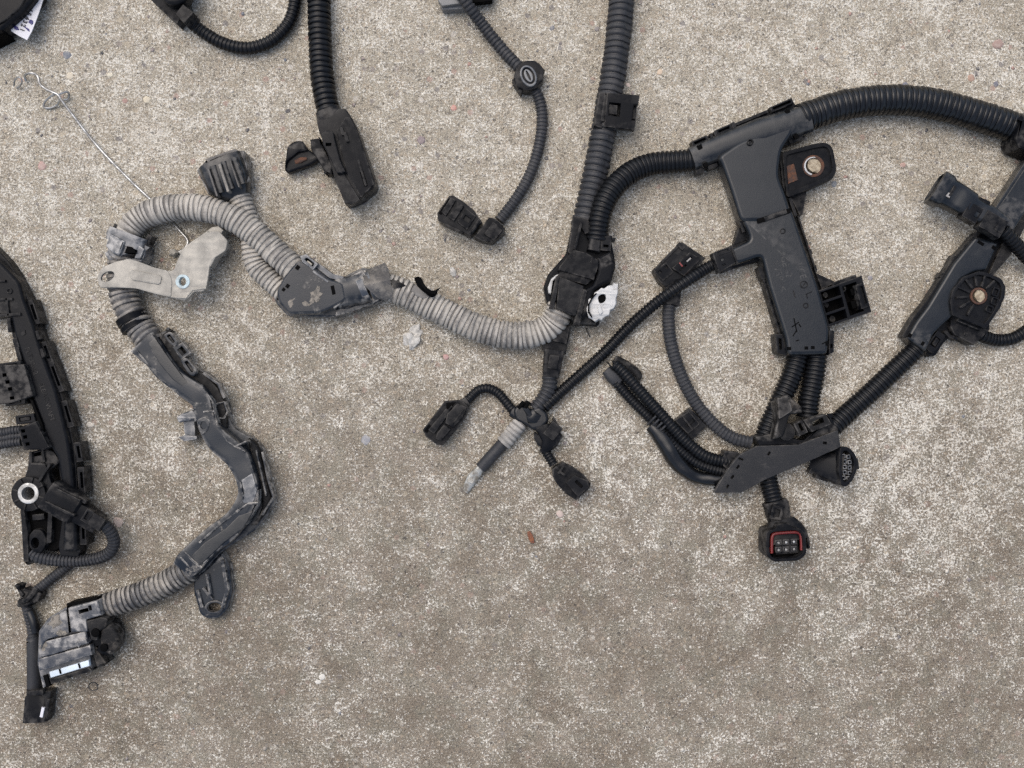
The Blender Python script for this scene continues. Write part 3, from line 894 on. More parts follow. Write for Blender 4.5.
for i in range(4):
    x, y = 652 + i * 3.2, 421 - i * -3.2
    m.tube([(x - 4.5, y + 3.5, 10), (x, y - 1, 17 - i * .2), (x + 4, y - 5, 19)], 1.1, 8)
m.build('tape_band', 'condgrey', h)
m = MB().plate([(672, 421), (690, 408), (707, 426), (693, 440), (685, 439)], 1, 13, bev=1.2)
cn = m.build('connector', 'black', h, 'small plug half hidden between two conduits')
MB().plate([(675, 421), (689, 411), (700, 424), (688, 434)], 12, 16, [rect(690, 423, 10, 4, -38)], .8).line([(683, 417), (693, 430)], 1.6, 14, 17.5).build('latch', 'matt', cn)
MB().box(692, 426, 3, 2, 12, 15.5, -38, .2).build('seal', 'red', cn)

# ten way plug right of the plate, its mouth turned up
m = MB()
SD = (.25, 1, 0)
m.loft([(810, 463, 6, 14, 10), (816, 464, 8, 22, 14), (826, 466, 11, 27, 18), (838, 468, 15, 33, 20), (843, 468, 16, 34, 20)], 3.4, side=SD)
m.box(822, 478, 14, 4, 2, 14, 20, .8).box(813, 468, 6, 12, 2, 12, 30, .8)
cn = m.build('connector', 'black', h, 'black oval plug with two columns of small sockets facing up')
MOUTH = rounded([(838, 447), (846, 446.5), (853, 452), (856.5, 460), (856, 470), (852, 480), (845, 487), (839, 485.5), (836, 470)], 3)
MIN = rounded([(840.5, 451), (845, 450), (850.5, 455), (853, 461), (852.5, 470), (849, 478), (844.5, 482.5), (841.5, 481), (839.5, 470)], 2.5)
MB().plate(MOUTH, 6, 28, [MIN], .8, 0, (95, -9)).build('shroud', 'black', cn)
MB().plate(MIN, 4, 17, bev=.4).build('shroud_floor', 'deep', cn)
MB().box(857, 464, 4, 11, 10, 24, -8, 1).build('side_lug', 'black', cn)
for i in range(5):
    for j in range(2):
        x, y = 843.6 + j * 5 + (1.2 if i in (1, 2, 3) else 0), 467 + (i - 2) * 5.4 + j * .6
        MB().box(x, y, 3.8, 4.2, 12, 24, -8, .4, [rect(x, y, 2.2, 2.4, -8)]).build('socket', 'dirtyblue', cn)

# lead and six way plug hanging below the plate
conduit(h, [(767, 470, 9), (769, 482, 9), (772, 494, 9), (776, 508, 9)], 9.2, 3.9, 'cond')
m = MB().loft([(774, 501, 9, 23, 17), (776, 505, 9, 24, 18), (780, 523, 10, 21, 17)], 6)
m.box(777, 513, 12, 14, 16, 21, 12, .8, [rect(777, 513, 6, 8, 12)])
m.build('collar', 'matt', h)
m = MB()
m.loft([(781, 519, 12, 25, 16), (783, 526, 12, 36, 22), (785, 534, 13, 42, 24), (786, 541, 14, 43, 24)], 4, side=(1, 0, 0))
cn = m.build('connector', 'black', h, 'six way plug with a red seal facing up, hanging below the plate')
face = rounded([(766, 531), (776, 529), (777, 524), (790, 523), (791, 527), (802, 529), (806, 537), (807, 554), (799, 561), (773, 562), (766, 555)], 4)
inner = rounded([(769.5, 533), (777, 531.5), (797, 530), (802.5, 535), (803.5, 553), (797, 558), (774, 559), (769.5, 554)], 4)
MB().plate(face, 2, 32, [inner], 1).box(764.5, 546, 3, 11, 4, 22, -3, .8).box(808.5, 543, 3, 11, 4, 22, -3, .8).build('shroud', 'matt', cn)
MB().plate(inner, 4, 20, bev=.4).build('shroud_floor', 'deep', cn)
MB().tube([(771.5, 553, 27), (771.5, 545, 27), (772, 537, 27), (775, 533.6, 27), (786, 532.4, 27), (797, 532.2, 27), (800.6, 535, 27), (801.6, 543, 27), (801.6, 550, 27)], 1.7, 10, per=5).build('seal', 'red', cn)
MB().plate([(775, 538), (797, 536.5), (799, 553), (776, 555)], 10, 25, bev=1).build('socket_insert', 'black', cn)
for i in range(3):
    for j in range(2):
        x, y = 778.5 + i * 7.7, 542.6 + j * 7.2 - i * .5
        o = MB().box(x, y, 6, 5.6, 22, 27, -3, .5, [rect(x, y + .4, 4.2, 3.8, -3)]).build('socket', 'mattgrey', cn)
        MB().box(x + .3, y + .3, 2.6, 2.4, 22, 26.2, -3, .4).build('pin', 'steel', cn)
for x in (782.4, 790.2):
    MB().box(x, 546, 1.4, 14, 22, 27.5, -3, .3).build('divider', 'black', cn)
# ---- right hand trough
m = MB()
R_OUT = [(902.5, 340), (913, 321), (926, 305), (952, 262), (978, 234), (1003, 194), (1026, 158), (1060, 105), (1075, 130), (1030, 215), (1008, 250), (996, 272), (990, 280), (1003, 285),
         (1005, 293), (1001, 308), (990, 322), (990, 331), (974, 345), (952, 335), (943, 344), (936, 356), (928, 357)]
m.plate(R_OUT, 1, 15, bev=1.5, r=3)
rc = m.build('cable_trough', 'black', h, 'slanting black cable trough with a ribbed mounting boss at the right edge')
m = MB()
m.plate([(907, 338), (916, 322), (928, 306), (954, 263), (976, 236), (999, 243), (987, 270), (975, 272), (961, 280), (952, 300), (953, 316), (942, 326), (934, 334), (926, 352)], 8, 27,
        [], 3, r=3)
m.build('lower_cover', 'blackgloss', rc)
MB().box(910.5, 335.5, 3, 4, 22, 27.5, 30, .3).box(923, 343.5, 3, 4, 22, 27.5, 30, .3).box(981, 243, 7, 3, 22, 27.6, 32, .3).box(994, 247.5, 4, 3.5, 22, 27.5, 32, .3).build('slot_shade', 'deep', rc)  # slots of the right trough drawn as painted dark patches of shade
m = MB().plate([(985, 224), (1006, 193), (1028, 160), (1060, 112), (1075, 132), (1030, 206), (1011, 236)], 8, 27, bev=3, r=3)
m.line([(985, 226), (1006, 194), (1028, 160)], 3, 20, 29)
m.build('upper_cover', 'blackgloss', rc)
MB().plate([(1000, 243), (1008, 236), (1024, 206), (1040, 196), (1012, 254), (998, 270), (990, 280), (986, 274)], 4, 19, bev=1).build('side_wall', 'mud', rc)
MB().line([(904, 337), (915, 318), (928, 302), (953, 262), (978, 233)], 3.5, 8, 22).box(953, 261, 5, 12, 6, 20, 28, .8).box(942, 275, 3, 6, 6, 20, 28, .6).build('edge_rail', 'black', rc)
m = MB()
DISC = [(950, 302), (952.5, 290), (963, 277), (979, 271), (992, 274), (1002, 279), (1006, 287), (1005, 298), (995, 316), (986, 329), (952, 315)]
m.plate(DISC, 8, 27, [circle(979, 296, 8.7)], 1.2, 2)
ds = m.build('mounting_boss', 'black', rc, 'round ribbed boss with a bolt hole')
MB().plate(DISC, 22, 30, [rounded([(953.5, 302), (956, 291), (965, 280), (979, 274.5), (991, 277.5), (999, 282), (1002, 288), (1001, 297), (992, 314), (984.5, 324), (955.5, 312)], 2)], .8, 2).build('rim', 'black', ds)
m = MB()
for a in range(0, 360, 28):
    ca, sa = math.cos(math.radians(a + 8)), math.sin(math.radians(a + 8))
    if 40 < a < 100 or a in (0, 28, 336):
        continue
    m.line([(979 + 10 * ca, 296 + 10 * sa), (979 + 22 * ca, 296 + 22 * sa)], 2, 24, 30)
m.build('web', 'black', ds)
for x_, y_, w_, h_, a_ in ((996, 292, 4, 6, 20), (995, 301, 4, 5, 20), (990, 309, 4.5, 4, 20)):
    MB().box(x_, y_, w_ + 3, h_ + 3, 24, 29.5, a_, .5, [rect(x_, y_, w_, h_, a_)], r=2).build('pocket', 'black', ds)
MB().cyl(979, 296, 8.6, 10, 29, 6.4, .6).build('bushing', 'rust', ds, 'rusty bushing')
MB().cyl(979, 296, 6.6, 3, 27.5, None, .6).rough(.8, 500).build('dirt_plug', 'dirtbolt', ds)
m = MB()
m.plate([(952, 316), (981, 328), (990, 330), (974, 345), (951, 335), (947, 327)], 4, 22, [[(964, 317), (980, 324), (977, 330), (961, 322)]], 1.5)
m.plate([(961, 311), (985, 322), (981, 331), (957, 321)], 16, 26, [[(964.5, 314.5), (981, 322), (978.5, 327.5), (962, 320)]], .8)
m.build('slotted_foot', 'matt', rc)
clasp(rc, 935.5, 342, 10, 22, 6, 21, 34)
MB().line([(945, 331), (950, 336), (958, 339)], 3, 8, 20).box(966, 334, 3, 3, 18, 23.5, 25, .4).build('clip_hook', 'matt', rc)
conduit(h, [(978, 333, 10), (984, 336.5, 9), (996, 340, 7), (1008, 339.5, 7), (1018, 336, 7), (1040, 322, 7)], 6.3, 3.7, 'cond')
# plug lying across the trough
m = MB()
m.loft([(1003, 228, 30, 21, 14), (986, 216, 30, 22, 16), (979, 213, 30, 20, 15), (972, 208, 29, 20, 16), (969, 206, 29, 26, 19), (957, 199, 27, 28, 20), (947, 193.5, 25, 29, 21), (944, 192, 25, 34, 24), (935, 187.5, 24, 35, 25),
        (934, 187, 24, 29, 19), (944, 192, 25, 28, 18)], 4.5)
cn = m.build('connector', 'blackgloss', h, 'black round mouthed plug lying across the right trough')
m = MB()
m.box(973, 212.5, 16, 17, 26, 38, 31, .9, [rect(977, 214.5, 5, 8, 31)]).box(994, 224, 24, 19, 26, 39, 31, .9).box(1000, 228, 8, 8, 36, 40, 31, .6)
m.box(985, 201, 12, 4, 24, 34, 25, .8).box(952, 192, 3, 14, 30, 36.5, 30, .5)
m.build('latch', 'black', cn)
MB().plate([(946, 196), (948.5, 192.5), (950, 193), (948.5, 195.5), (950.5, 196.5), (949.5, 198)], 35, 36.8, bev=.2).build('scratch', 'window', cn)
conduit(h, [(1002, 230, 28), (1009, 237, 26), (1018, 247, 22), (1027, 257, 18), (1045, 275, 12)], 7.3, 4.2, 'cond')

# ---- pale dusty branch
conduit(h, [(562, 305, 20), (557, 317, 18), (549, 327, 16), (536, 333, 15), (518, 335.5, 14), (498, 333.5, 14), (475, 326.5, 14), (452, 316, 14), (430, 305, 14), (408, 294.5, 15), (392, 288, 16), (378, 284, 17)], 13.9, 4.8, 'dusty',
        'pale grey dusty conduit curving into the junction box', depth=.09, jit=.03, tilt=.06)
m = MB()
m.plate([(273, 290), (277, 279), (283, 272), (296, 257), (304, 254), (326, 268), (340, 279), (350, 273), (363, 267), (372, 270), (380, 286), (384, 302), (370, 308), (351, 314), (336, 318.5), (288, 316.5), (276, 304)], 1, 16, bev=2, r=3)
yh = m.build('branch_housing', 'dirty', h, 'scuffed dusty housing where the pale conduit forks')
m = MB()
m.plate([(276, 291), (284, 276), (298, 259.5), (309, 263), (330, 279), (344, 283), (347, 300), (331, 309), (318, 314), (289, 315), (278, 302)], 10, 30,
        [], 3, r=4)
m.build('top_shell', 'dirty', yh)
MB().box(297.5, 267.5, 4, 4.4, 26, 30.6, 35, .3).box(287.5, 286, 3.6, 4, 26, 30.6, 35, .3).box(283.5, 289.5, 3, 3.4, 26, 30.6, 35, .3).box(278.5, 299, 3, 3, 22, 28, 20, .3).box(333, 290, 3.5, 9, 26, 30.6, -12, .3).build('slot_shade', 'deep', yh)  # dark plates painting the shade of the housing's slots
MB().blob(316, 296, 30, 8, 4.5, .9, -60, 3, 1.1, 4).blob(306, 304, 29.6, 5, 3, .8, 20, 2, .8, 9).blob(291, 303, 29.6, 3, 6, .8, 30, 2, .8, 2).rough(.4, 500).build('dried_mud', 'soil', yh)
MB().plate([(326, 300), (337, 283), (343, 282), (346, 299), (334, 309)], 12, 29, bev=1.2).build('shoulder', 'dirty', yh)
m = MB().plate([(300, 256), (306, 254), (318, 264), (313, 270), (302, 262)], 14, 32, [rounded([(304, 259), (307, 257.5), (314.5, 263.5), (312.5, 267)], 1.5)], 1.2)
m.line([(318, 266), (331, 276), (343, 279)], 5, 10, 26).line([(313, 271), (328, 282)], 2, 24, 31)
m.build('clip_rail', 'dirtyblue', yh)
MB().box(309.5, 263, 6, 2.2, 20, 29, 38, .4).build('latch_tongue', 'zinc', yh)
m = MB().loft([(336, 296, 15, 28, 24), (344, 293, 16, 34, 28), (352, 291.5, 16, 31, 27), (360, 289.5, 16, 33, 28), (368, 287, 16, 32, 28)], 3)
m.plate([(344, 281), (350, 276), (362, 270), (366, 275), (350, 283)], 8, 26, bev=1.5).plate([(336, 316), (352, 313), (371, 306), (381, 301), (378, 296), (352, 305), (336, 309)], 6, 20, [rounded([(356, 308), (370, 303), (371, 305), (357, 311)], .8)], 1)
m.build('neck', 'dirty', yh)
m = MB().tube([(361, 290, 16), (367, 287.5, 16)], 15.6, 22).tube([(370, 287, 16), (374, 285.5, 16)], 15, 22)
m.build('collar', 'dirtyblue', yh)
# torn sleeve
def flap(pts, thick=1.2):
    """a bent sheet: rows of points (px, py, z)"""
    b = bmesh.new()
    rows = [[b.verts.new(W(*p)) for p in cr(r_, 6)] for r_ in pts]
    for r1, r2 in zip(rows, rows[1:]):
        for i in range(len(r1) - 1):
            b.faces.new((r1[i], r1[i + 1], r2[i + 1], r2[i]))
    bmesh.ops.recalc_face_normals(b, faces=b.faces)
    bmesh.ops.solidify(b, geom=b.faces[:], thickness=thick * S)
    mb = MB(); mb.bm.free(); mb.bm = b
    return mb
fl = flap([[(366, 269.5, 14), (376, 266, 15), (385, 262.5, 15)],
           [(364, 276, 27), (376, 274, 28), (389, 270, 27)],
           [(364, 285, 33), (377, 283, 34), (390, 280, 33)],
           [(372, 293, 32), (382, 291, 32), (392, 289, 31)],
           [(379, 299, 26), (386, 300, 25), (393, 298, 25)]])
fl.build('torn_sleeve', 'dustyd', yh, 'torn grey sleeve lifting off the conduit')
flap([[(388, 277, 24), (394, 278, 25), (404, 282, 24)], [(391, 281, 29.5), (397, 283, 30), (406, 286, 28)], [(393, 288, 30.2), (396, 288, 30), (399, 288, 29.5)]], .8).build('sleeve_lining', 'matt', yh)
flap([[(414, 277.5, 24), (420, 277, 30), (425, 285, 34), (432, 290.5, 34), (441, 287, 32)],
      [(416, 284, 29), (421, 285, 33), (426, 291, 36), (433, 294, 35), (438, 291, 33)],
      [(420, 289, 30), (425, 293, 31), (430, 297, 31), (434, 297, 31), (437, 294, 31)]], 1.6).build('tape_rag', 'deep', h, 'scrap of torn black tape on the pale conduit')
MB().loft([(413, 288, 26, 8, 5), (419, 292, 27.5, 10, 5), (427, 297, 26, 7, 4)], 2.5).build('tape_residue', 'tapegrey', h)

conduit(h, [(302, 278, 17), (289, 265, 17), (272, 249, 17), (252, 231, 19), (232, 218, 22), (208, 209.5, 22), (184, 207, 20), (162, 209.5, 18), (143, 217, 17), (130, 229, 17), (123, 243, 17)], 13.4, 4.8, 'dusty',
        'pale dusty conduit looping over the bracket', depth=.08, jit=.035, tilt=.08)
conduit(h, [(288, 296, 12), (278, 287, 12), (266, 276, 11.5), (257, 266, 11), (253, 252, 11), (251, 236, 11), (247, 218, 12), (240, 200, 13), (234, 188, 14)], 11.2, 4.5, 'dusty',
        'shorter dusty conduit passing under the loop', depth=.10, jit=.03, tilt=.05)
# big round plug at its end
m = MB()
m.loft([(238, 198, 13, 26, 22), (234, 192, 14, 36, 27), (231, 185, 15, 44, 31), (226, 172, 16, 45, 33), (221.5, 161, 16, 45, 33), (221, 160, 16, 39, 27), (226, 172, 16, 37, 25)], 4)
cn = m.build('connector', 'blackgloss', h, 'wide mouthed dusty black plug above the loop')
m = MB()
for (x0, y0, x1, y1, w) in ((213.5, 166, 221.5, 193, 7), (224, 162, 232.5, 189, 6), (234.5, 158, 243.5, 184, 6.5)):
    m.loft([(x1, y1, 27, w, 8), (x0, y0, 30, w, 8)], 4)
m.build('rib', 'blackgloss', cn)
MB().line([(208, 168.5), (217, 196)], 2, 22, 36.2, .4).build('dust_streak', 'dustyd', cn)
MB().line([(219.3, 164), (228, 191.5)], 2.6, 24, 36.6, .4).build('dust_streak', 'dusty', cn)
MB().line([(230, 160.5), (239, 187)], 1.6, 24, 36.6, .4).build('dust_streak', 'dustyd', cn)
MB().plate([(236, 150), (243.5, 150.5), (247, 158), (251, 180), (247, 189), (243, 180)], 3, 24, bev=1.5).plate([(196.5, 170), (206, 160), (209, 168), (216, 197), (208, 194)], 3, 22, bev=1.5).build('side_lug', 'dirtylite', cn)
MB().plate([(205, 159), (216, 155), (235, 148.5), (240, 152), (237, 157), (221, 162), (211, 166)], 8, 24, [[(210, 160.5), (217, 157.5), (233, 152), (234, 154), (219, 159), (212, 162.5)]], .8).build('mouth', 'dustyd', cn)
MB().box(214, 160, 10, 4, 14, 20, -22, .8).box(229, 154.5, 8, 4, 14, 20, -22, .8).build('mouth_lip', 'dustyd', cn)

# elbow clip under the loop
m = MB()
m.loft([(131, 234, 17, 40, 28), (128, 240, 17, 41, 28), (126.5, 246, 17, 39, 27)], 3.5)
ec = m.build('elbow_clip', 'dirtyblue', h, 'bluish grey pipe clip at the end of the loop')
MB().plate([(105, 246), (110, 233), (125, 241), (119, 256), (113, 254)], 14, 33, bev=2, r=1.5).plate([(107, 247), (119, 256), (117, 260), (108, 254)], 10, 27, bev=1).build('side_block', 'dirtyblue', ec)
MB().plate([(104, 253), (108, 250), (116, 256), (128, 258), (142, 258), (144, 250), (148, 247), (147, 256), (143, 263), (121, 263), (108, 260)], 5, 25, bev=1.5, r=1.5)\
    .plate([(123, 244), (131, 245), (126, 254), (119, 256)], 12, 29, bev=1).plate([(130, 246), (138, 244), (144, 249), (140, 259), (134, 258), (137, 251)], 12, 28, bev=1.2).build('lower_band', 'dirtyblue', ec)
MB().plate([(127, 246), (132, 247), (136, 253), (124, 253)], 20, 31.5, bev=.5).build('notch_shade', 'deep', ec)  # black plate painting the shade of the triangular hole
MB().plate([(109, 235), (114, 223), (118, 226), (114, 238)], 10, 28, bev=1.2).box(148, 239, 5, 9, 8, 22, 25, 1).build('wing', 'matt', ec)

# conduit beneath the bracket
conduit(h, [(124, 250, 14), (122, 265, 13), (121.5, 280, 13), (124, 296, 13), (131, 314, 13.5), (140, 328, 14), (152, 344, 15)], 14, 5.6, 'dustyd',
        'grimy conduit running under the bracket into the sinuous trough', depth=.10, jit=.04, tilt=.09)
MB().tube([(130.5, 316, 14), (133.5, 322, 14)], 15.2, 22).tube([(134.5, 323.5, 14), (137, 328, 14)], 15, 22).build('clamp_band', 'matt', h)

# metal bracket
m = MB()
m.plate([(96.5, 277), (102, 267), (116, 261.5), (129, 258.5), (140, 262), (154, 267.5), (168, 270.5), (172, 280), (171, 297.5), (155, 294), (136, 288.5), (112, 287.5), (100, 288)], 26.5, 30,
        [circle(107.5, 276.5, 7.3, 4.6, -28)], .8, 3)
br = m.build('bracket', 'zinc', h, 'corroded pale metal bracket with a slot and an eyelet')
m = MB()
m.plate([(173, 271), (178, 259), (181, 251), (192, 243), (208, 231.5), (219, 231), (228, 241), (226, 250), (213, 259), (209, 269), (207, 286), (203, 292), (193, 292), (190, 297), (185, 301), (176, 299), (166, 297), (166, 271)], 25, 29.3,
        [circle(182.5, 281.5, 4, 4.6)], 1, 3)
m.line([(179, 253), (192, 243), (208, 232)], 3, 14, 28, 1).line([(226, 243), (214, 256), (209, 266)], 4, 16, 29, 1.4)
m.plate([(200, 238), (206, 231), (212, 227), (219, 226), (224, 230), (218, 240)], 8, 24, bev=1.2)
m.line([(171, 297), (186, 298), (192, 290), (206, 288)], 2, 22, 30.4, .8)
m.rough(.7, 160, 4).build('bent_tail', 'zinc', br)
MB().plate(circle(182.5, 281.5, 7.2), 24, 30.2, [circle(182.5, 281.5, 3.6, 4.4)], .5).build('eyelet', 'patina', br, 'pale blue eyelet of the bracket')
MB().plate([(128, 269), (162, 276), (160, 285), (131, 280)], 29, 31.2, bev=.9, r=3).build('stiffening', 'zinc', br)
MB().line([(217, 241), (222, 238), (227, 242)], 1.6, 25, 28.5).build('scratch', 'patina', br)

# sinuous trough
m = MB()
C_OUT = [(134, 350), (150, 336), (161, 332), (171, 328.5), (179, 340), (189, 351), (196, 366), (210, 373), (223, 386), (229, 399), (232, 417), (238, 428), (255, 437), (265, 447), (272, 478), (278, 498), (271, 514), (255, 531),
         (235, 543), (222, 552), (206, 570), (196, 577), (182, 572), (178, 562), (188, 552), (202, 540), (222, 522), (236, 510), (240, 495), (238, 475), (232, 460), (214, 446), (203, 438), (199, 424), (197, 411), (189, 401), (176, 391), (157, 379), (147, 367)]
m.plate(C_OUT, 1, 14, bev=2, r=3)
st = m.build('sinuous_trough', 'dirty', h, 'dusty black S shaped trough snaking down the slab')
m = MB()
m.plate([(158, 336), (170, 330), (178, 342), (188, 354), (194, 367), (209, 375), (221, 388), (227, 400), (230, 418), (228, 440), (221, 433), (212, 402), (202, 390), (186, 376), (172, 358)], 6, 21, bev=2, r=3)
m.plate([(247, 437), (257, 440), (263, 449), (269, 478), (275, 497), (268, 512), (254, 527), (262, 505), (260, 492), (252, 466)], 6, 20, bev=3, r=4)
m.build('side_wall', 'mud', st)
m = MB()
m.loft([(144.5, 342.5, 18, 29, 22), (160, 359, 18, 24, 24), (173, 374, 18, 21, 24), (188, 387, 18, 22, 26), (203, 398, 19, 21, 27), (207.5, 412, 19, 18, 26), (212, 427, 19, 20, 25), (222, 441, 19, 24, 25), (238, 455, 18, 25, 25), (248, 474, 18, 21, 26), (251, 492, 18, 20, 27),
        (244, 510, 19, 20, 27), (230, 527, 18, 25, 27), (212, 541, 18, 26, 26), (194, 559, 17, 28, 25), (187, 568, 16, 25, 24)], 9, 36, False, per=7)
m.rough(1.2, 70, 3)
m.build('cover', 'dirty', st, angle=28)
MB().line([(200, 385), (212, 401), (217, 424), (227, 441), (245, 452)], 1.8, 22, 31.5, .7).line([(137, 351), (149, 366), (160, 379), (178, 391), (192, 401), (199, 411)], 1.8, 16, 30, .7).line([(240, 482), (243, 498), (236, 512), (218, 526), (199, 543)], 1.8, 18, 32.6, .7)\
    .line([(258, 490), (257, 505), (246, 524), (222, 545), (203, 563)], 1.8, 18, 30.5, .7).build('edge_rail', 'dirty', st)
MB().plate([(191, 556), (205, 542), (226, 528), (239, 515), (253, 511), (244, 528), (224, 543), (206, 560), (199, 566)], 22, 32, bev=1.2).build('dark_reflection', 'blackgloss', st)  # dark reflection on the lower arm, put in as a darker plate
MB().plate([(241, 480), (252, 473), (257, 490), (253, 503), (239, 505), (244, 493)], 22, 31.6, bev=1.4).build('worn_panel', 'dirtyblue', st)
MB().plate([(148, 343), (155, 338), (168, 357), (183, 377), (197, 391), (206, 402), (203, 404), (190, 393), (172, 379), (158, 362)], 22, 31.2, bev=1).build('dark_reflection', 'blackgloss', st)  # same painted dark reflection along the upper arm
MB().line([(234, 447), (247, 441)], 2, 20, 32, .8).line([(236, 512), (248, 504), (258, 503)], 2.4, 20, 33, .9).line([(180, 557), (190, 568)], 2, 18, 30, .7).line([(203, 412), (214, 411)], 2, 20, 33, .8).build('rib', 'dirty', st)
MB().box(157, 345, 4, 4.4, 26, 29.5, 50, .4).box(142.5, 354.5, 4, 4, 24, 28.5, 50, .4).box(166, 357.5, 3.6, 3.6, 26, 30, 50, .4).box(152, 367, 3, 3, 22, 27.5, 50, .4).build('slot_shade', 'deep', st)  # slot shade painted with small dark blocks
m = MB()
m.plate(rounded([(163, 335), (170, 331), (178, 342), (175, 347), (170, 344)], 3), 16, 25, [rounded([(166.5, 336), (169.5, 334), (175, 342), (172.5, 343)], 1.5)], .8)
m.plate(rounded([(180, 360), (186, 357), (197, 370), (194, 377), (188, 374)], 3), 16, 27, [rounded([(184, 362), (187, 360.5), (194, 370), (192, 373)], 1.5)], .8)
m.plate([(172, 347), (183, 342), (191, 353), (181, 360)], 10, 22, [rect(182, 351, 8, 6, 50)], 1)
m.build('clip_tab', 'dirty', st)
MB().plate([(187, 364), (190, 363), (194, 370), (192, 372)], 16, 26, bev=.6).plate([(168, 337), (170, 336), (174, 342), (172, 342)], 16, 24, bev=.6).build('latch_tongue', 'mud', st)
MB().line([(203, 373), (218, 384), (224, 398)], 2.2, 12, 25).line([(216, 404), (224, 402), (227, 412), (224, 418), (217, 418)], 1.8, 12, 23).line([(262, 452), (268, 480), (273, 497), (262, 515)], 1.8, 10, 23).line([(256, 450), (262, 478), (266, 496)], 1.4, 10, 23)\
    .line([(194, 541), (214, 524), (232, 513)], 3, 8, 24, 1).line([(184, 552), (194, 562), (202, 568)], 2.4, 20, 31, .8).build('rib', 'dirty', st)
m = MB().plate([(176, 417), (182, 413), (196, 409), (200, 413), (199, 420), (188, 421), (178, 423)], 4, 20, bev=2, r=1.5)
m.plate([(183, 421), (197, 420), (198, 436), (186, 440), (184, 432)], 3, 15, bev=1.2).plate([(178, 437), (186, 435), (198, 436), (197, 439), (184, 441.5)], 3, 19, bev=1)
m.build('side_clip', 'dirtyblue', st)
MB().plate([(197, 420), (204, 416), (210, 420), (208, 430), (201, 436)], 16, 33, [circle(203.5, 425.5, 4, 5)], 1, 2).build('socket_lug', 'dirty', st)
m = MB().plate([(222, 551), (229, 564), (232.5, 591), (227.5, 610), (219, 619), (209, 620), (199.5, 615), (193, 591), (193, 578), (206, 568)], 1, 12, [circle(214, 607.5, 7.5, 5, -8)], 3, 4)
ft = m.build('mounting_foot', 'dirty', st, 'dusty tongue shaped foot with an oval hole')
MB().line([(203, 588), (212, 600)], 2.5, 9, 16).line([(222, 560), (227, 590), (222, 608)], 3.5, 9, 17, 1).line([(197, 590), (202, 608)], 3, 9, 15, 1).line([(206, 574), (210, 596)], 2, 9, 17).build('rib', 'dirty', ft)
MB().plate(circle(214, 607.5, 9.5, 7, -8), 8, 14, [circle(214, 607.5, 7, 4.7, -8)], .8).build('hole_rim', 'dirty', ft)

# last conduit and the lever plug
conduit(h, [(192, 568, 15), (182, 574, 14.5), (168, 582, 14), (152, 589.5, 14), (136, 596, 14), (119, 601.5, 14.5), (102, 607, 15)], 13, 5.0, 'dustyd',
        'grimy conduit leading into the lever plug', depth=.13, jit=.02, tilt=.04)
m = MB()
K_OUT = [(38.5, 631), (48, 618), (66, 607), (84, 602), (99.5, 597.5), (103, 616), (92, 624), (92, 647), (95, 670), (70, 678), (46, 686), (42.5, 689), (40, 677), (37, 664)]
m.plate(K_OUT, 1, 24, bev=1.5, r=2)
kp = m.build('lever_connector', 'scuff', h, 'large rectangular scuffed plug with a lever and a pale strip')
m = MB()
m.plate([(40, 631), (50, 619), (66.5, 609), (70, 633), (46, 640), (39.5, 651)], 20, 33, bev=2, r=3)
m.plate([(67, 608), (98, 600), (101.5, 615.5), (86, 620), (87.5, 632), (70.5, 632)], 20, 34, [rect(83.5, 611, 10, 3.5, -15), rect(90, 608, 3, 5, -15)], 1.5, 1)
m.plate([(38.5, 648), (46, 641), (86, 631), (89, 643), (73, 648), (52, 655), (39, 658)], 20, 31, [[(54, 651.5), (72, 646.5), (73, 649.5), (54.5, 655)]], 1.2, 1)
m.plate([(38, 659), (53, 655), (90, 645), (92, 655), (72, 661), (48, 669), (39, 671)], 18, 31, bev=1.5)
m.build('top_shell', 'scuff', kp)
MB().blob(55, 622, 33, 5, 7, .9, 30, 2, .9, 3).blob(62, 633, 33, 5, 3, .8, 0, 2, .9, 5).blob(44, 645, 30.6, 4, 5, .8, 0, 2, .9, 7).rough(.4, 500).build('dried_mud', 'soil', kp)
MB().plate([(66, 604), (97, 597.5), (98.5, 601), (67, 609.5)], 10, 30, bev=.8).line([(69, 633), (67, 607)], .9, 28, 35, .3).build('dark_edge', 'deep', kp)
MB().plate([(49, 672), (88.5, 660), (89.5, 666), (50.5, 678)], 10, 27.5, bev=.8).build('strip', 'strip', kp, 'pale blue white strip along the plug')
MB().box(59.8, 671.5, 1.6, 5, 24, 28.5, -16, .2).box(79, 666, 1.6, 5, 24, 28.5, -16, .2).box(46.5, 681, 4.5, 12, 20, 26.5, -16, .4).build('notch_shade', 'deep', kp)  # dark blocks painting the shade of notches beside and across the strip
MB().plate([(50, 679), (90, 667), (92, 671), (51, 684.5)], 6, 27, bev=1).build('front_bar', 'matt', kp)
MB().plate([(76, 643), (80, 640), (86, 639), (87, 643), (82, 644), (78, 648)], 28, 34, bev=1).build('latch', 'scuff', kp)
m = MB().plate(circle(104, 638, 16, 19, 10), 4, 24, bev=6)
lv = m.build('lever', 'matt', kp, 'rounded matt black lever of the plug')
m = MB().plate([(86, 621), (101, 617), (108, 619), (106, 627), (99, 632), (97, 641), (91, 640)], 14, 33, bev=1.5, r=2)
m.plate([(100, 628), (110, 624), (118, 635), (119, 645), (112, 656), (106, 655), (99, 643)], 16, 32, bev=4, r=4)
m.plate([(92, 652), (98, 646), (103, 654), (109, 662), (102, 667), (96, 668)], 4, 24, bev=2, r=2)
m.build('lever_arm', 'mud', lv)
MB().cyl(103.5, 648, 4, 20, 34, None, 1).cyl(95, 633, 4.5, 24, 34.5, None, 1).build('pivot_pin', 'deep', lv)
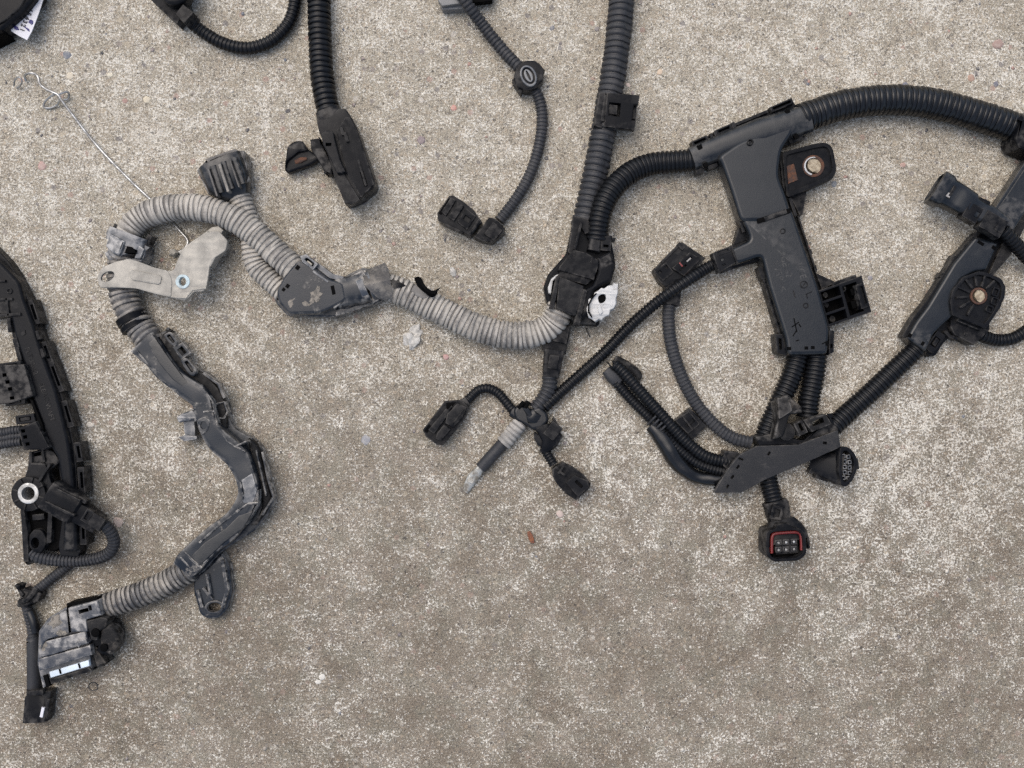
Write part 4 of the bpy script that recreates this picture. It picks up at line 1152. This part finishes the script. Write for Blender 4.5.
# ------------------------------------------------------------------ SECOND HARNESS at the left edge
g = thing('wiring_harness', 50, 430, 'black trough harness cut off by the left edge, with a bright steel ring', 'wiring harness')
m = MB()
G_OUT = [(-30, 222), (0, 250), (12, 263), (22, 278), (26, 292), (37, 316), (40, 334), (49, 356), (61, 385), (68, 411), (75, 442), (79, 462), (81, 495), (83.5, 549), (81, 558), (60, 557), (58, 546), (64, 500), (56, 460), (47, 447),
         (40, 425), (30, 398), (22, 362), (12, 336), (9, 318), (-30, 318)]
m.plate(G_OUT, 1, 16, bev=1.5, r=3)
gt = m.build('cable_trough', 'black', g, 'long black trough at the left edge')
m = MB()
m.plate([(-30, 246), (-4, 258), (6, 268), (19, 282), (24, 300), (33, 324), (42, 354), (56, 392), (62, 416), (68, 440), (72, 470), (76, 520), (77, 552), (62, 552), (64, 500), (57, 458), (48, 444), (41, 424), (31, 396), (23, 362), (14, 336), (10, 316), (-30, 316)],
        6, 27, [rounded([(-30, 284), (2, 284), (4, 296), (-30, 296)], 1)], 3.5, 4)
m.build('cover', 'black', gt)
m = MB()
m.line([(-20, 280), (5, 281)], 2.5, 20, 29.5).line([(-10, 300), (12, 299)], 2.5, 20, 29.5).line([(-10, 316), (20, 314)], 3, 20, 29.5).line([(6, 298), (8, 316)], 2.5, 20, 29.5)
m.cyl(9, 291, 3, 24, 28.4, 1.6, .4)
m.plate([(19, 334), (25, 330), (25.5, 334), (22, 336)], 24, 27.8, bev=.3)
m.build('raised_mark', 'black', gt)
m = MB()
m.text('PLTUA-L2', 31.5, 361, 27.1, 6.5, 71, .7).text('SLBAC-WAFT', 47, 402, 27.1, 6.5, 73, .7)
m.build('lettering', 'black', gt)
MB().line([(23, 290), (30, 304), (38, 330), (50, 364), (62, 398), (69, 424), (74.5, 452), (76.5, 485), (78.5, 520), (79, 552)], 5, 4, 20, .8).build('side_rail', 'black', gt)
m = MB()
for (x, y, w, ang) in ((32, 312, 26, 72), (45, 352, 22, 72), (54, 376, 34, 70), (66, 414, 28, 74), (77, 452, 20, 80), (80, 480, 26, 86), (81.5, 530, 30, 88)):
    m.box(x + 1, y, w, 7, 4, 22, ang, 1, [rect(x + 1.6, y, w * .6, 2.4, ang)])
m.build('edge_rail', 'black', gt)
MB().box(37.5, 335, 3, 9, 16, 29, -15, .6).box(42, 353, 3, 9, 16, 29, -15, .6).box(9, 325, 4, 14, 14, 28, -8, .6).box(15.5, 343, 5, 10, 14, 28, -15, .6).box(18, 354, 4, 14, 14, 28, -15, .6).build('latch_hook', 'matt', gt)
# two outlet arms
for (pts, holes, cl) in (([(-20, 366), (24, 364), (33, 396), (8, 404), (-20, 404)], [rect(4.5, 375, 3.8, 3.2, -8), rect(7.5, 382, 3.8, 3.2, -8), rect(10, 389, 3.8, 3.2, -8), rect(12, 398, 4, 3, -8)], ((10, 366, 22, 8), (15, 402, 20, 6))),
                         ([(17.5, 428), (36, 421), (49, 447), (44, 450), (23, 450)], [rect(23, 431, 3.8, 3.2, -8), rect(25, 437, 3.8, 3.2, -8), rect(27.5, 444, 3.8, 3.2, -8)], ((25, 419, 19, 9),))):
    a = MB().plate(pts, 3, 34, holes, 1.2, 1).build('outlet_arm', 'matt', gt)
    for c4 in cl:
        clasp(a, c4[0], c4[1], c4[2], c4[3], 10, 32, -8)
MB().plate([(29, 398), (34, 400), (44, 424), (46, 440), (40, 430)], 4, 30, bev=1).build('side_web', 'deep', gt)
# boss
m = MB()
m.plate([(28, 452), (44, 449), (46, 447), (54, 452), (60, 462), (50, 470), (48, 486), (26, 474), (28, 462)], 3, 22, [[(29.5, 453.5), (43, 450.5), (44, 455.5), (30, 458)]], 1.5, 1)
m.plate([(24, 476), (30, 462), (48, 462), (56, 486), (44, 506)], 2, 24, bev=2, r=2)
bs = m.build('mounting_boss', 'black', gt, 'round black boss with a bright steel ring')
MB().plate(circle(28, 494, 17.5), 3, 28, [circle(28, 494, 10.4)], 1.5).build('boss_ring', 'black', bs)
m = MB()
for a in range(15, 375, 45):
    ca, sa = math.cos(math.radians(a)), math.sin(math.radians(a))
    m.line([(28 + 10 * ca, 494 + 10 * sa), (28 + 17 * ca, 494 + 17 * sa)], 1.8, 20, 29.5)
m.line([(31, 452), (31, 462)], 2, 18, 25).line([(42, 449), (44, 462)], 2, 18, 25).line([(38, 482), (50, 464)], 2.4, 18, 29)
m.build('web', 'black', bs)
MB().cyl(28, 493.5, 10.6, 8, 30, 6.6, .8, 36).build('steel_ring', 'washer', bs, 'bright steel ring')
MB().cyl(28, 493.5, 6.6, 1, 9, None, .6).rough(.6, 400).build('dirt_plug', 'chip', bs)
# lower block
m = MB().plate([(20, 510), (30, 506), (46, 509), (68, 506), (70, 540), (56, 552), (38, 549), (37, 561), (27, 566), (23, 561)], 2, 15, bev=1.5, r=1.5)
lb = m.build('lower_block', 'deep', gt)
MB().plate([(20, 510), (26, 506), (30, 530), (31, 561), (23, 562)], 6, 23, bev=1.5).box(38, 517, 12, 6, 10, 21, -5, 1).plate([(48, 510), (54, 512), (53, 542), (46, 544)], 6, 21, bev=1).build('block_wall', 'black', lb)
MB().plate(circle(37, 541, 9, 12), 6, 22, [circle(35, 543, 4.5, 6)], 2).build('clip_tab', 'matt', lb)
MB().plate([(27, 555), (37, 553), (38, 561), (27, 565)], 4, 18, bev=1).build('foot', 'matt', lb)
# plug
m = MB()
m.loft([(100, 524, 28, 20, 17), (91, 518.5, 28, 21, 18), (86, 515, 28, 22, 18), (80, 512, 28, 22, 19), (78, 510, 29, 30, 22), (72, 506, 29, 32, 23), (52, 494.5, 30, 32, 24), (50, 493.5, 30, 31, 23)], 6)
cn = m.build('connector', 'matt', g, 'large matt black plug beside the steel ringed boss')
MB().line([(45, 502), (74, 516)], 3, 36, 42.5, .8).line([(56, 489), (80, 501)], 2.5, 36, 42.5, .8).box(87, 516, 8, 14, 32, 38.5, 32, .8, [rect(87, 516, 3.5, 8, 32)]).box(96, 522, 14, 14, 30, 38, 32, 1).box(82, 500, 9, 4, 26, 38, 35, .8)\
    .build('latch', 'black', cn)
conduit(g, [(98, 520, 28), (106, 526, 26), (112, 534, 22), (114, 543, 18), (110, 552, 15), (100, 557.5, 13), (84, 560.5, 12), (66, 561, 13), (50, 559.5, 15), (38, 557, 17), (31, 553, 17)], 6.2, 3.5, 'condgrey', 'thin split conduit curling round from the plug', seam=10, depth=.16)
for (yy, off) in ((431, -40), (437, -36), (443, -40)):
    conduit(g, [(off, yy + 4, 16), (0, yy + 1.5, 17), (12, yy - .5, 18), (22, yy - 1.5, 18)], 4.6 if yy != 437 else 3.6, 3, 'condgrey', depth=.15)
# thin branch down
conduit(g, [(76, 560, 8), (66, 567, 7), (52, 578, 6), (40, 588, 7), (28, 597, 9)], 5, 3.3, 'condgrey', depth=.14)
m = MB().plate([(18, 591), (27, 587), (38, 590), (45, 592), (41, 600), (33, 604), (27, 608), (18, 607), (20, 599)], 3, 15, bev=2, r=2)
m.plate([(13.5, 585.5), (17, 583.5), (22, 585), (20.5, 588.5), (25, 594), (21, 598), (17, 590)], 6, 18, bev=1.2, r=1)
m.tube([(20, 602, 14), (26, 600, 17), (32, 595, 17), (36, 589, 14)], 3, 8).tube([(19, 605, 12), (26, 604, 15), (32, 601, 14)], 2.4, 8)
m.build('tee_clip', 'matt', g)
conduit(g, [(26, 604, 7), (29, 616, 7), (32, 628, 7), (33.5, 644, 7.5)], 5.1, 3.4, 'condgrey', depth=.14)
MB().tube([(30, 612, 8), (34, 622, 9), (36, 632, 8)], 4.6, 10).build('tape_band', 'condgloss', g)
MB().tube([(33, 641, 8), (33.6, 643, 8), (34, 668, 8), (34, 692, 8)], 6.6, 16, rfun=lambda u: 1).build('foam_sleeve', 'condgrey', g)
m = MB().loft([(36, 688, 9, 15, 14), (37, 693, 9, 17, 15), (38, 696, 9, 22, 17), (38, 712, 9, 24, 18), (37.5, 720, 9, 25, 18), (37.5, 720.5, 9, 20, 13), (38, 714, 9, 20, 13)], 5)
cn = m.build('connector', 'matt', g, 'small plug at the lower end of the thin branch')
MB().plate([(41, 691), (53, 690), (50, 718), (46, 720)], 3, 16, bev=1).box(36, 693, 14, 5, 12, 20, -3, .8).box(47, 708, 3, 18, 10, 19, 8, .6).build('latch', 'black', cn)
MB().box(42, 712.5, 3, 10, 14, 18.8, 12, .3).build('window', 'paper', cn)

# ------------------------------------------------------------------ black moulded case and tag at the top left corner
t = thing('plastic_case', 0, 0, 'black moulded case in the top left corner beside a paper tag', 'plastic case')
MB().plate([(-60, -60), (50, -60), (40, -8), (36, 0), (24, 15), (10, 27), (2, 34), (-8, 38), (-60, 44)], 5, 27, bev=5).build('shell', 'black', t)
MB().plate([(-60, -62), (54, -62), (40, -8), (36, 0), (26, 14), (12, 27), (3, 36), (-8, 41), (-60, 46)], 3, 16, bev=2, r=3).build('skirt', 'deep', t)
MB().line([(30, -10), (18, 8), (4, 20), (-8, 27)], 2, 22, 29, .8).build('seam_rib', 'black', t)
MB().plate([(-20, 32), (0, 28), (6, 34), (2, 36), (-20, 46)], 2, 26, bev=2).build('foot', 'deep', t)
u = thing('paper_tag', 25, 25, 'white paper tag with blue dots and a row of digits, in the top left corner', 'paper tag')
MB().plate([(36, -10), (46, -10), (40.5, 8), (37, 18), (32, 31), (27, 40), (19, 36), (11, 31), (10, 26), (13, 23), (16, 24), (18, 19)], 16.6, 17.4, bev=.2).build('sheet', 'paper', u)
m = MB()
for ch, x, y in (('1', 22, 29.8), ('2', 23, 25.4), ('3', 24.8, 21.8), ('4', 26.9, 18.1), ('5', 28.8, 14), ('6', 30.4, 10.2)):
    m.text(ch, x, y, 17.8, 6, 112, .4, .22)
m.build('digit', 'ink', u)
m = MB()
for pts in ([(28, 22), (30, 19.5), (32.6, 20.2), (33, 23), (31.5, 24.6)], [(24, 27), (25, 26.3), (29, 29), (29.5, 31.5), (27.5, 30.5)], [(13.5, 27), (15, 25.6), (18, 27), (19, 30), (15, 29.6)]):
    m.plate(pts, 17, 18, bev=.1, r=.6)
m.build('blue_dot', 'blueink', u)

# ------------------------------------------------------------------ lead with a boxy plug at the top
t = thing('cable_lead', 240, 30, 'black ribbed lead looping from a boxy plug at the top edge', 'cable lead')
conduit(t, [(184, 14, 13), (194, 25, 10), (206, 34, 8), (220, 42, 7.5), (238, 47.5, 7.5), (256, 47, 7.5), (274, 39, 8), (288, 24, 8), (294, 8, 8), (297, -15, 9), (298, -40, 9)], 6.4, 4.0, 'cond', depth=.16)
m = MB().plate([(148, -6), (151, 0), (178, 25), (182, 21), (190, 10), (187, 0), (196, -20), (160, -30)], 2, 20, bev=1.5)
cn = m.build('connector', 'matt', t)
MB().plate([(160, -30), (196, -24), (186, 0), (178, 4), (168, 5), (160, -2)], 16, 32, bev=4, r=5).build('dome', 'black', cn)
MB().plate([(175, 14), (183, 4), (193.5, 12.5), (184, 23)], 10, 32, bev=1).line([(184, 21.5), (192, 13)], 1.8, 28, 33.5).build('latch', 'black', cn)

# ------------------------------------------------------------------ sensor lead with a bolted ear
t = thing('sensor_lead', 340, 130, 'thick black conduit from the top edge with long plug and rusty bolt ear', 'cable lead')
conduit(t, [(319, -40, 13), (319, -10, 13), (319.5, 20, 13), (320.5, 50, 13), (322, 75, 13), (325, 95, 14), (330, 118, 15)], 11.8, 5.4, 'cond', depth=.15, tilt=.04)
m = MB()
m.plate([(316.5, 121), (330, 116), (339, 108), (346, 109), (352, 118), (358, 130), (366, 153), (376.5, 184), (375, 191), (362, 201), (351, 205.5), (345, 204), (334, 177), (325, 146), (319, 132)], 2, 29, bev=1.6)
m.loft([(328, 111, 16, 25, 23), (333, 124, 16, 30, 26)], 3)
cn = m.build('connector', 'black', t)
MB().plate([(334, 178), (344, 173), (360, 200), (351, 204.5), (345, 203)], 20, 31, bev=1.2).build('end_block', 'black', cn)
MB().plate([(336, 131), (345, 117), (350, 117), (357, 131), (366, 157), (374, 184), (361, 198), (346, 172)], 20, 31.5, [rect(364, 179, 3.5, 15, -18), rect(370, 184, 2.5, 9, -18)], 1.2).build('top_shell', 'matt', cn)
MB().plate([(321, 133), (326, 130), (333, 131), (336, 145), (340, 160), (346, 172), (337, 174), (330, 158), (323, 145)], 22, 36, [rect(328.5, 144.5, 8, 4.5, 0), rect(332, 155, 7, 4, 10)], 1.2, 2).build('latch', 'black', cn)
MB().box(342, 131, 3, 8, 26, 34, -18, .5).box(346, 137, 3, 10, 26, 34, -18, .5).plate([(335, 108), (347, 112), (354, 124), (359, 138), (350, 140)], 8, 26, bev=1.5).line([(358, 160), (366, 186)], 2, 24, 33).line([(363, 170), (370, 188)], 2, 20, 30)\
    .build('rib', 'matt', cn)
MB().plate([(310, 139), (320, 138), (324, 148), (334, 168), (334, 177), (326, 175), (318, 160), (311, 150)], 6, 26, bev=1.5, r=1.5).build('ear_block', 'matt', cn)
m = MB().plate([(287, 146), (293, 141), (302, 140), (309, 150), (320, 156), (322, 161), (312, 167), (290, 175), (284, 170)], 5, 14, bev=2.5, r=3)
ear = m.build('ear', 'black', cn, 'ear with a rusty bolt hole')
MB().plate([(287, 146), (302, 140), (308, 150), (298, 152), (288, 160), (284.5, 168)], 10, 18, bev=2, r=2).build('ear_fold', 'black', ear)
MB().loft([(295, 162.5, 13, 4, 3), (301, 160.5, 14, 6, 4), (307, 158, 14, 3, 3)], 2.5).rough(1.2, 300, 2).build('rust_patch', 'rust', ear)

# ------------------------------------------------------------------ thin lead with a grommet clip
t = thing('thin_lead', 520, 110, 'thin grey ribbed lead with an oval grommet clip and black plug', 'cable lead')
conduit(t, [(448, -30, 20), (460, -8, 24), (470, 8, 20), (482, 24, 12), (496, 42, 9), (510, 58, 9), (522, 70, 11)], 6.3, 4.1, 'condgrey', depth=.17)
conduit(t, [(531, 84, 11), (538, 96, 8), (542, 112, 7.5), (541.5, 132, 7.5), (537, 154, 7.5), (530, 174, 7.5), (520, 193, 7.5), (508, 210, 8), (499, 221, 9)], 5.8, 3.7, 'condgrey', depth=.16)
m = MB().plate([(513, 78), (517, 66), (525, 60), (536, 60), (544, 70), (543, 82), (536, 92), (526, 94), (517, 90)], 4, 20, bev=2, r=2.5)
gc = m.build('grommet_clip', 'black', t)
MB().plate([(512, 79), (517, 78), (523, 90), (521, 95), (514, 85)], 3, 17, bev=1).plate([(538, 62), (545, 70), (541, 72)], 4, 16, bev=.8).build('wing', 'matt', gc)
MB().plate(circle(528.5, 75.5, 11, 8, 65), 16, 23, [circle(528.5, 75.5, 9, 6, 65)], .8).build('rim', 'dirtyblue', gc)
MB().plate(circle(528.5, 75.5, 7, 4, 65), 14, 22, [circle(528.5, 75.5, 5.5, 1.2, 65)], .8).build('slot_plug', 'terminal', gc)
m = MB()
m.plate([(474, 237), (489, 217), (494, 218), (505, 228), (504, 236), (493, 245.5), (482, 243.5)], 2, 22, bev=1.4)
m.loft([(498, 223, 10, 13, 13), (494, 228, 11, 14, 14)], 3)
m.plate([(484, 234), (493, 221), (503, 230), (494, 241)], 18, 24, bev=1)
m.build('elbow', 'matt', t)
m = MB()
m.plate([(437, 213), (449, 195.5), (453, 195), (463, 201), (474, 210), (482, 222), (479, 229), (471, 239), (463, 235), (444, 226), (438, 220)], 2, 24, bev=1.6)
cn = m.build('connector', 'black', t)
MB().plate([(441, 212), (451, 197), (456, 200), (446, 216)], 20, 27, bev=1).plate([(448, 217), (458, 202), (464, 206), (454, 221)], 20, 27.5, bev=1).plate([(457, 222), (466, 208), (476, 216), (467, 230)], 20, 26.5, [rect(467, 219, 7, 5, 35)], 1)\
    .line([(445, 224), (463, 233)], 2, 16, 25.5, .5).line([(470, 233), (480, 219)], 2.4, 16, 25.5, .5).build('latch', 'matt', cn)
MB().plate([(438.5, 213), (448.5, 198), (451, 199), (441, 215)], 18, 24.6, bev=.4).build('mouth', 'deep', cn)  # dark plate painting the shade inside the plug's open front

# grey topped plug at the top edge
t = thing('connector', 468, 0, 'grey and black plug cut by the top edge beneath the thin ribbed lead', 'connector')
MB().plate([(441, -20), (500, -24), (493, 2), (476, 4), (464, 12), (443, 13), (440, 4)], 2, 12, bev=1).build('body', 'terminal', t)
MB().plate([(436, -30), (470, -30), (464, 3), (442, 6), (438, 0)], 8, 18, bev=1).build('lip', 'terminal', t)
MB().plate([(466, -26), (494, -28), (492, 1), (474, 3), (466, -4)], 8, 16, bev=1.5).build('cover', 'deep', t)

# ------------------------------------------------------------------ bent steel wire
t = MB()
t.tube([(14, 86, 3), (15, 80, 8), (19, 77, 12), (22, 81, 11), (20, 86, 5), (16.5, 88, 2)], .8, 8)
t.tube([(26, 81, 2), (25, 76, 6), (28, 73.5, 10), (34, 73.5, 11), (38, 77, 11), (40, 84, 11), (46, 89, 12), (52, 92, 13), (58, 95, 13), (62, 101, 12), (72, 114, 9), (85, 131, 6), (100, 149, 4), (116, 166, 3), (134, 184, 2.5), (150, 199, 2.5), (166, 214, 2.5), (174, 224, 2.5), (181, 232, 3),
        (187, 239, 4), (187.5, 244, 5), (184, 249, 5), (179, 252, 4)], 1.25, 10, per=8)
t.tube([(56, 94, 12), (50, 97, 8), (45, 102, 4), (44, 107, 2), (50, 108, 2), (57, 105, 3), (60, 100, 8)], 1.0, 8)
t.tube([(58, 95, 12), (66, 92, 8), (69, 94, 5), (68, 99, 2), (64, 100, 3)], 1.0, 8)
wire = t.build('steel_wire', 'steel')
wire['label'] = 'bent bright steel wire with curled ends lying under the pale conduit loop'
wire['category'] = 'wire'
clot = MB().blob(174, 253, 4, 5, 4, 4, 0, 2, .5, 3).build('weld_blob', 'zinc', wire)

# ------------------------------------------------------------------ litter on the slab
def lone(mb, name, mat, label, cat, ang=38):
    o = mb.build(name, mat, None, label, ang)
    o['category'] = cat
    return o
lf = MB().plate([(527, 532), (530, 531), (533, 537), (535, 543), (531, 543), (528, 538)], 1.5, 2.3, bev=.2, r=1.5, tilt=(60, 12)).rough(1.2, 300, 2)
lone(lf, 'leaf_scrap', 'leaf', 'tiny curled rust brown leaf scrap below the splice', 'leaf')
lone(MB().blob(413, 338, 1, 7, 11, 4, 20, 3, .9, 2), 'concrete_chip', 'chip', 'pale crumbly concrete chip just below the grey conduit', 'stone chip', 30)
lone(MB().tube([(93 + 4.6 * math.cos(a), 686.5 + 4 * math.sin(a), .8) for a in (i * 2 * math.pi / 12 for i in range(13))], .45, 6, 4), 'rubber_ring', 'rubber', 'thin dark rubber ring lying below the lever plug', 'ring')
lone(MB().blob(453, 272, .6, 3, 5.5, 2.2, -20, 2, .4, 5), 'pebble', 'chip', 'small cream wedge shaped pebble right of the torn tape', 'pebble')

# small stones of the aggregate, proud of the worn skin of the slab
me = bpy.data.meshes.new('aggregate')
b = bmesh.new()
cl = b.verts.layers.float_color.new('tint')
TINT = [(.09, .085, .085), (.15, .13, .125), (.30, .19, .155), (.36, .30, .22), (.21, .175, .165), (.47, .44, .38), (.12, .13, .15), (.27, .24, .20)]
known = [(454, 108, 3.4, (.40, .20, .16)), (288, 111, 3.2, (.07, .065, .065)), (421, 140, 4.6, (.19, .15, .15)), (67, 55, 4.6, (.13, .14, .16)), (102, 53, 2.6, (.06, .06, .06)), (905, 585 - 500, 3.4, (.15, .15, .17)), (552, 28, 3, (.14, .14, .15)),
         (660, 72, 3.6, (.48, .38, .28)), (597, 29, 3, (.20, .18, .17)), (996, 84, 3.2, (.12, .12, .14)), (998, 44, 6, (.27, .19, .16)), (971, 78, 4, (.30, .20, .15)), (445, 420 - 180, 2.4, (.1, .1, .1)), (834, 165 + 19, 3.6, (.14, .15, .16)),
         (42, 166, 4.6, (.34, .23, .20)), (147, 100, 4, (.45, .40, .30)), (125, 101, 3, (.28, .18, .15)), (110, 75, 3.4, (.50, .46, .36)), (70, 76, 4.5, (.46, .41, .32)), (446, 357, 3.4, (.36, .22, .20)), (366, 440, 5, (.22, .22, .23)), (903, 165 + 0, 3.2, (.33, .22, .18)),
         (318, 742 - 60, 3.4, (.5, .48, .43)), (322, 677, 3.6, (.5, .48, .43)), (90, 425, 4.4, (.52, .48, .41)), (870, 218 + 60, 3, (.2, .19, .2)), (118, 522, 6, (.38, .30, .25)), (560, 514, 4, (.40, .32, .28)), (628, 85, 3, (.62, .5, .42)), (456, 108, 0, (0, 0, 0))]
rng = random.Random(11)
pts = [k for k in known if k[2]]
for i in range(560):
    px, py = rng.uniform(-40, 1060), rng.uniform(-40, 800)
    if py > 330 and rng.random() < .72:
        continue
    pts.append((px, py, rng.uniform(.9, 2.7), TINT[rng.randrange(len(TINT))]))
for i, (px, py, r_, tint) in enumerate(pts):
    res = bmesh.ops.create_icosphere(b, subdivisions=1 if r_ < 3 else 2, radius=1)
    a = rng.uniform(0, 3.14); el_ = rng.uniform(.65, 1)
    for v in res['verts']:
        k = 1 + .35 * mnoise.noise(v.co * 1.5 + Vector((i * 3.1, 0, 0)))
        x, y = v.co.x * k * r_, v.co.y * k * r_ * el_
        v.co = W(px, py, 0) + Vector((x * math.cos(a) - y * math.sin(a), x * math.sin(a) + y * math.cos(a), v.co.z * .55 - .1)) * S
        v[cl] = (*tint, 1)
b.to_mesh(me); b.free()
for f in me.polygons:
    f.use_smooth = True
n = NT('aggregate_stone')
at = n.t.nodes.new('ShaderNodeVertexColor'); at.layer_name = 'tint'
M['agg'] = n.done(n.mix(n.step(n.noise(420, 4), .45, .62, 0, .25), at.outputs[0], (.42, .39, .34)), .8, n.bump(n.noise(700, 3), .3, .0004))
me.materials.append(M['agg'])
ag = bpy.data.objects.new('aggregate_pebbles', me)
COL.objects.link(ag)
ag['kind'] = 'stuff'
ag['label'] = 'small stones of the aggregate set in the slab'
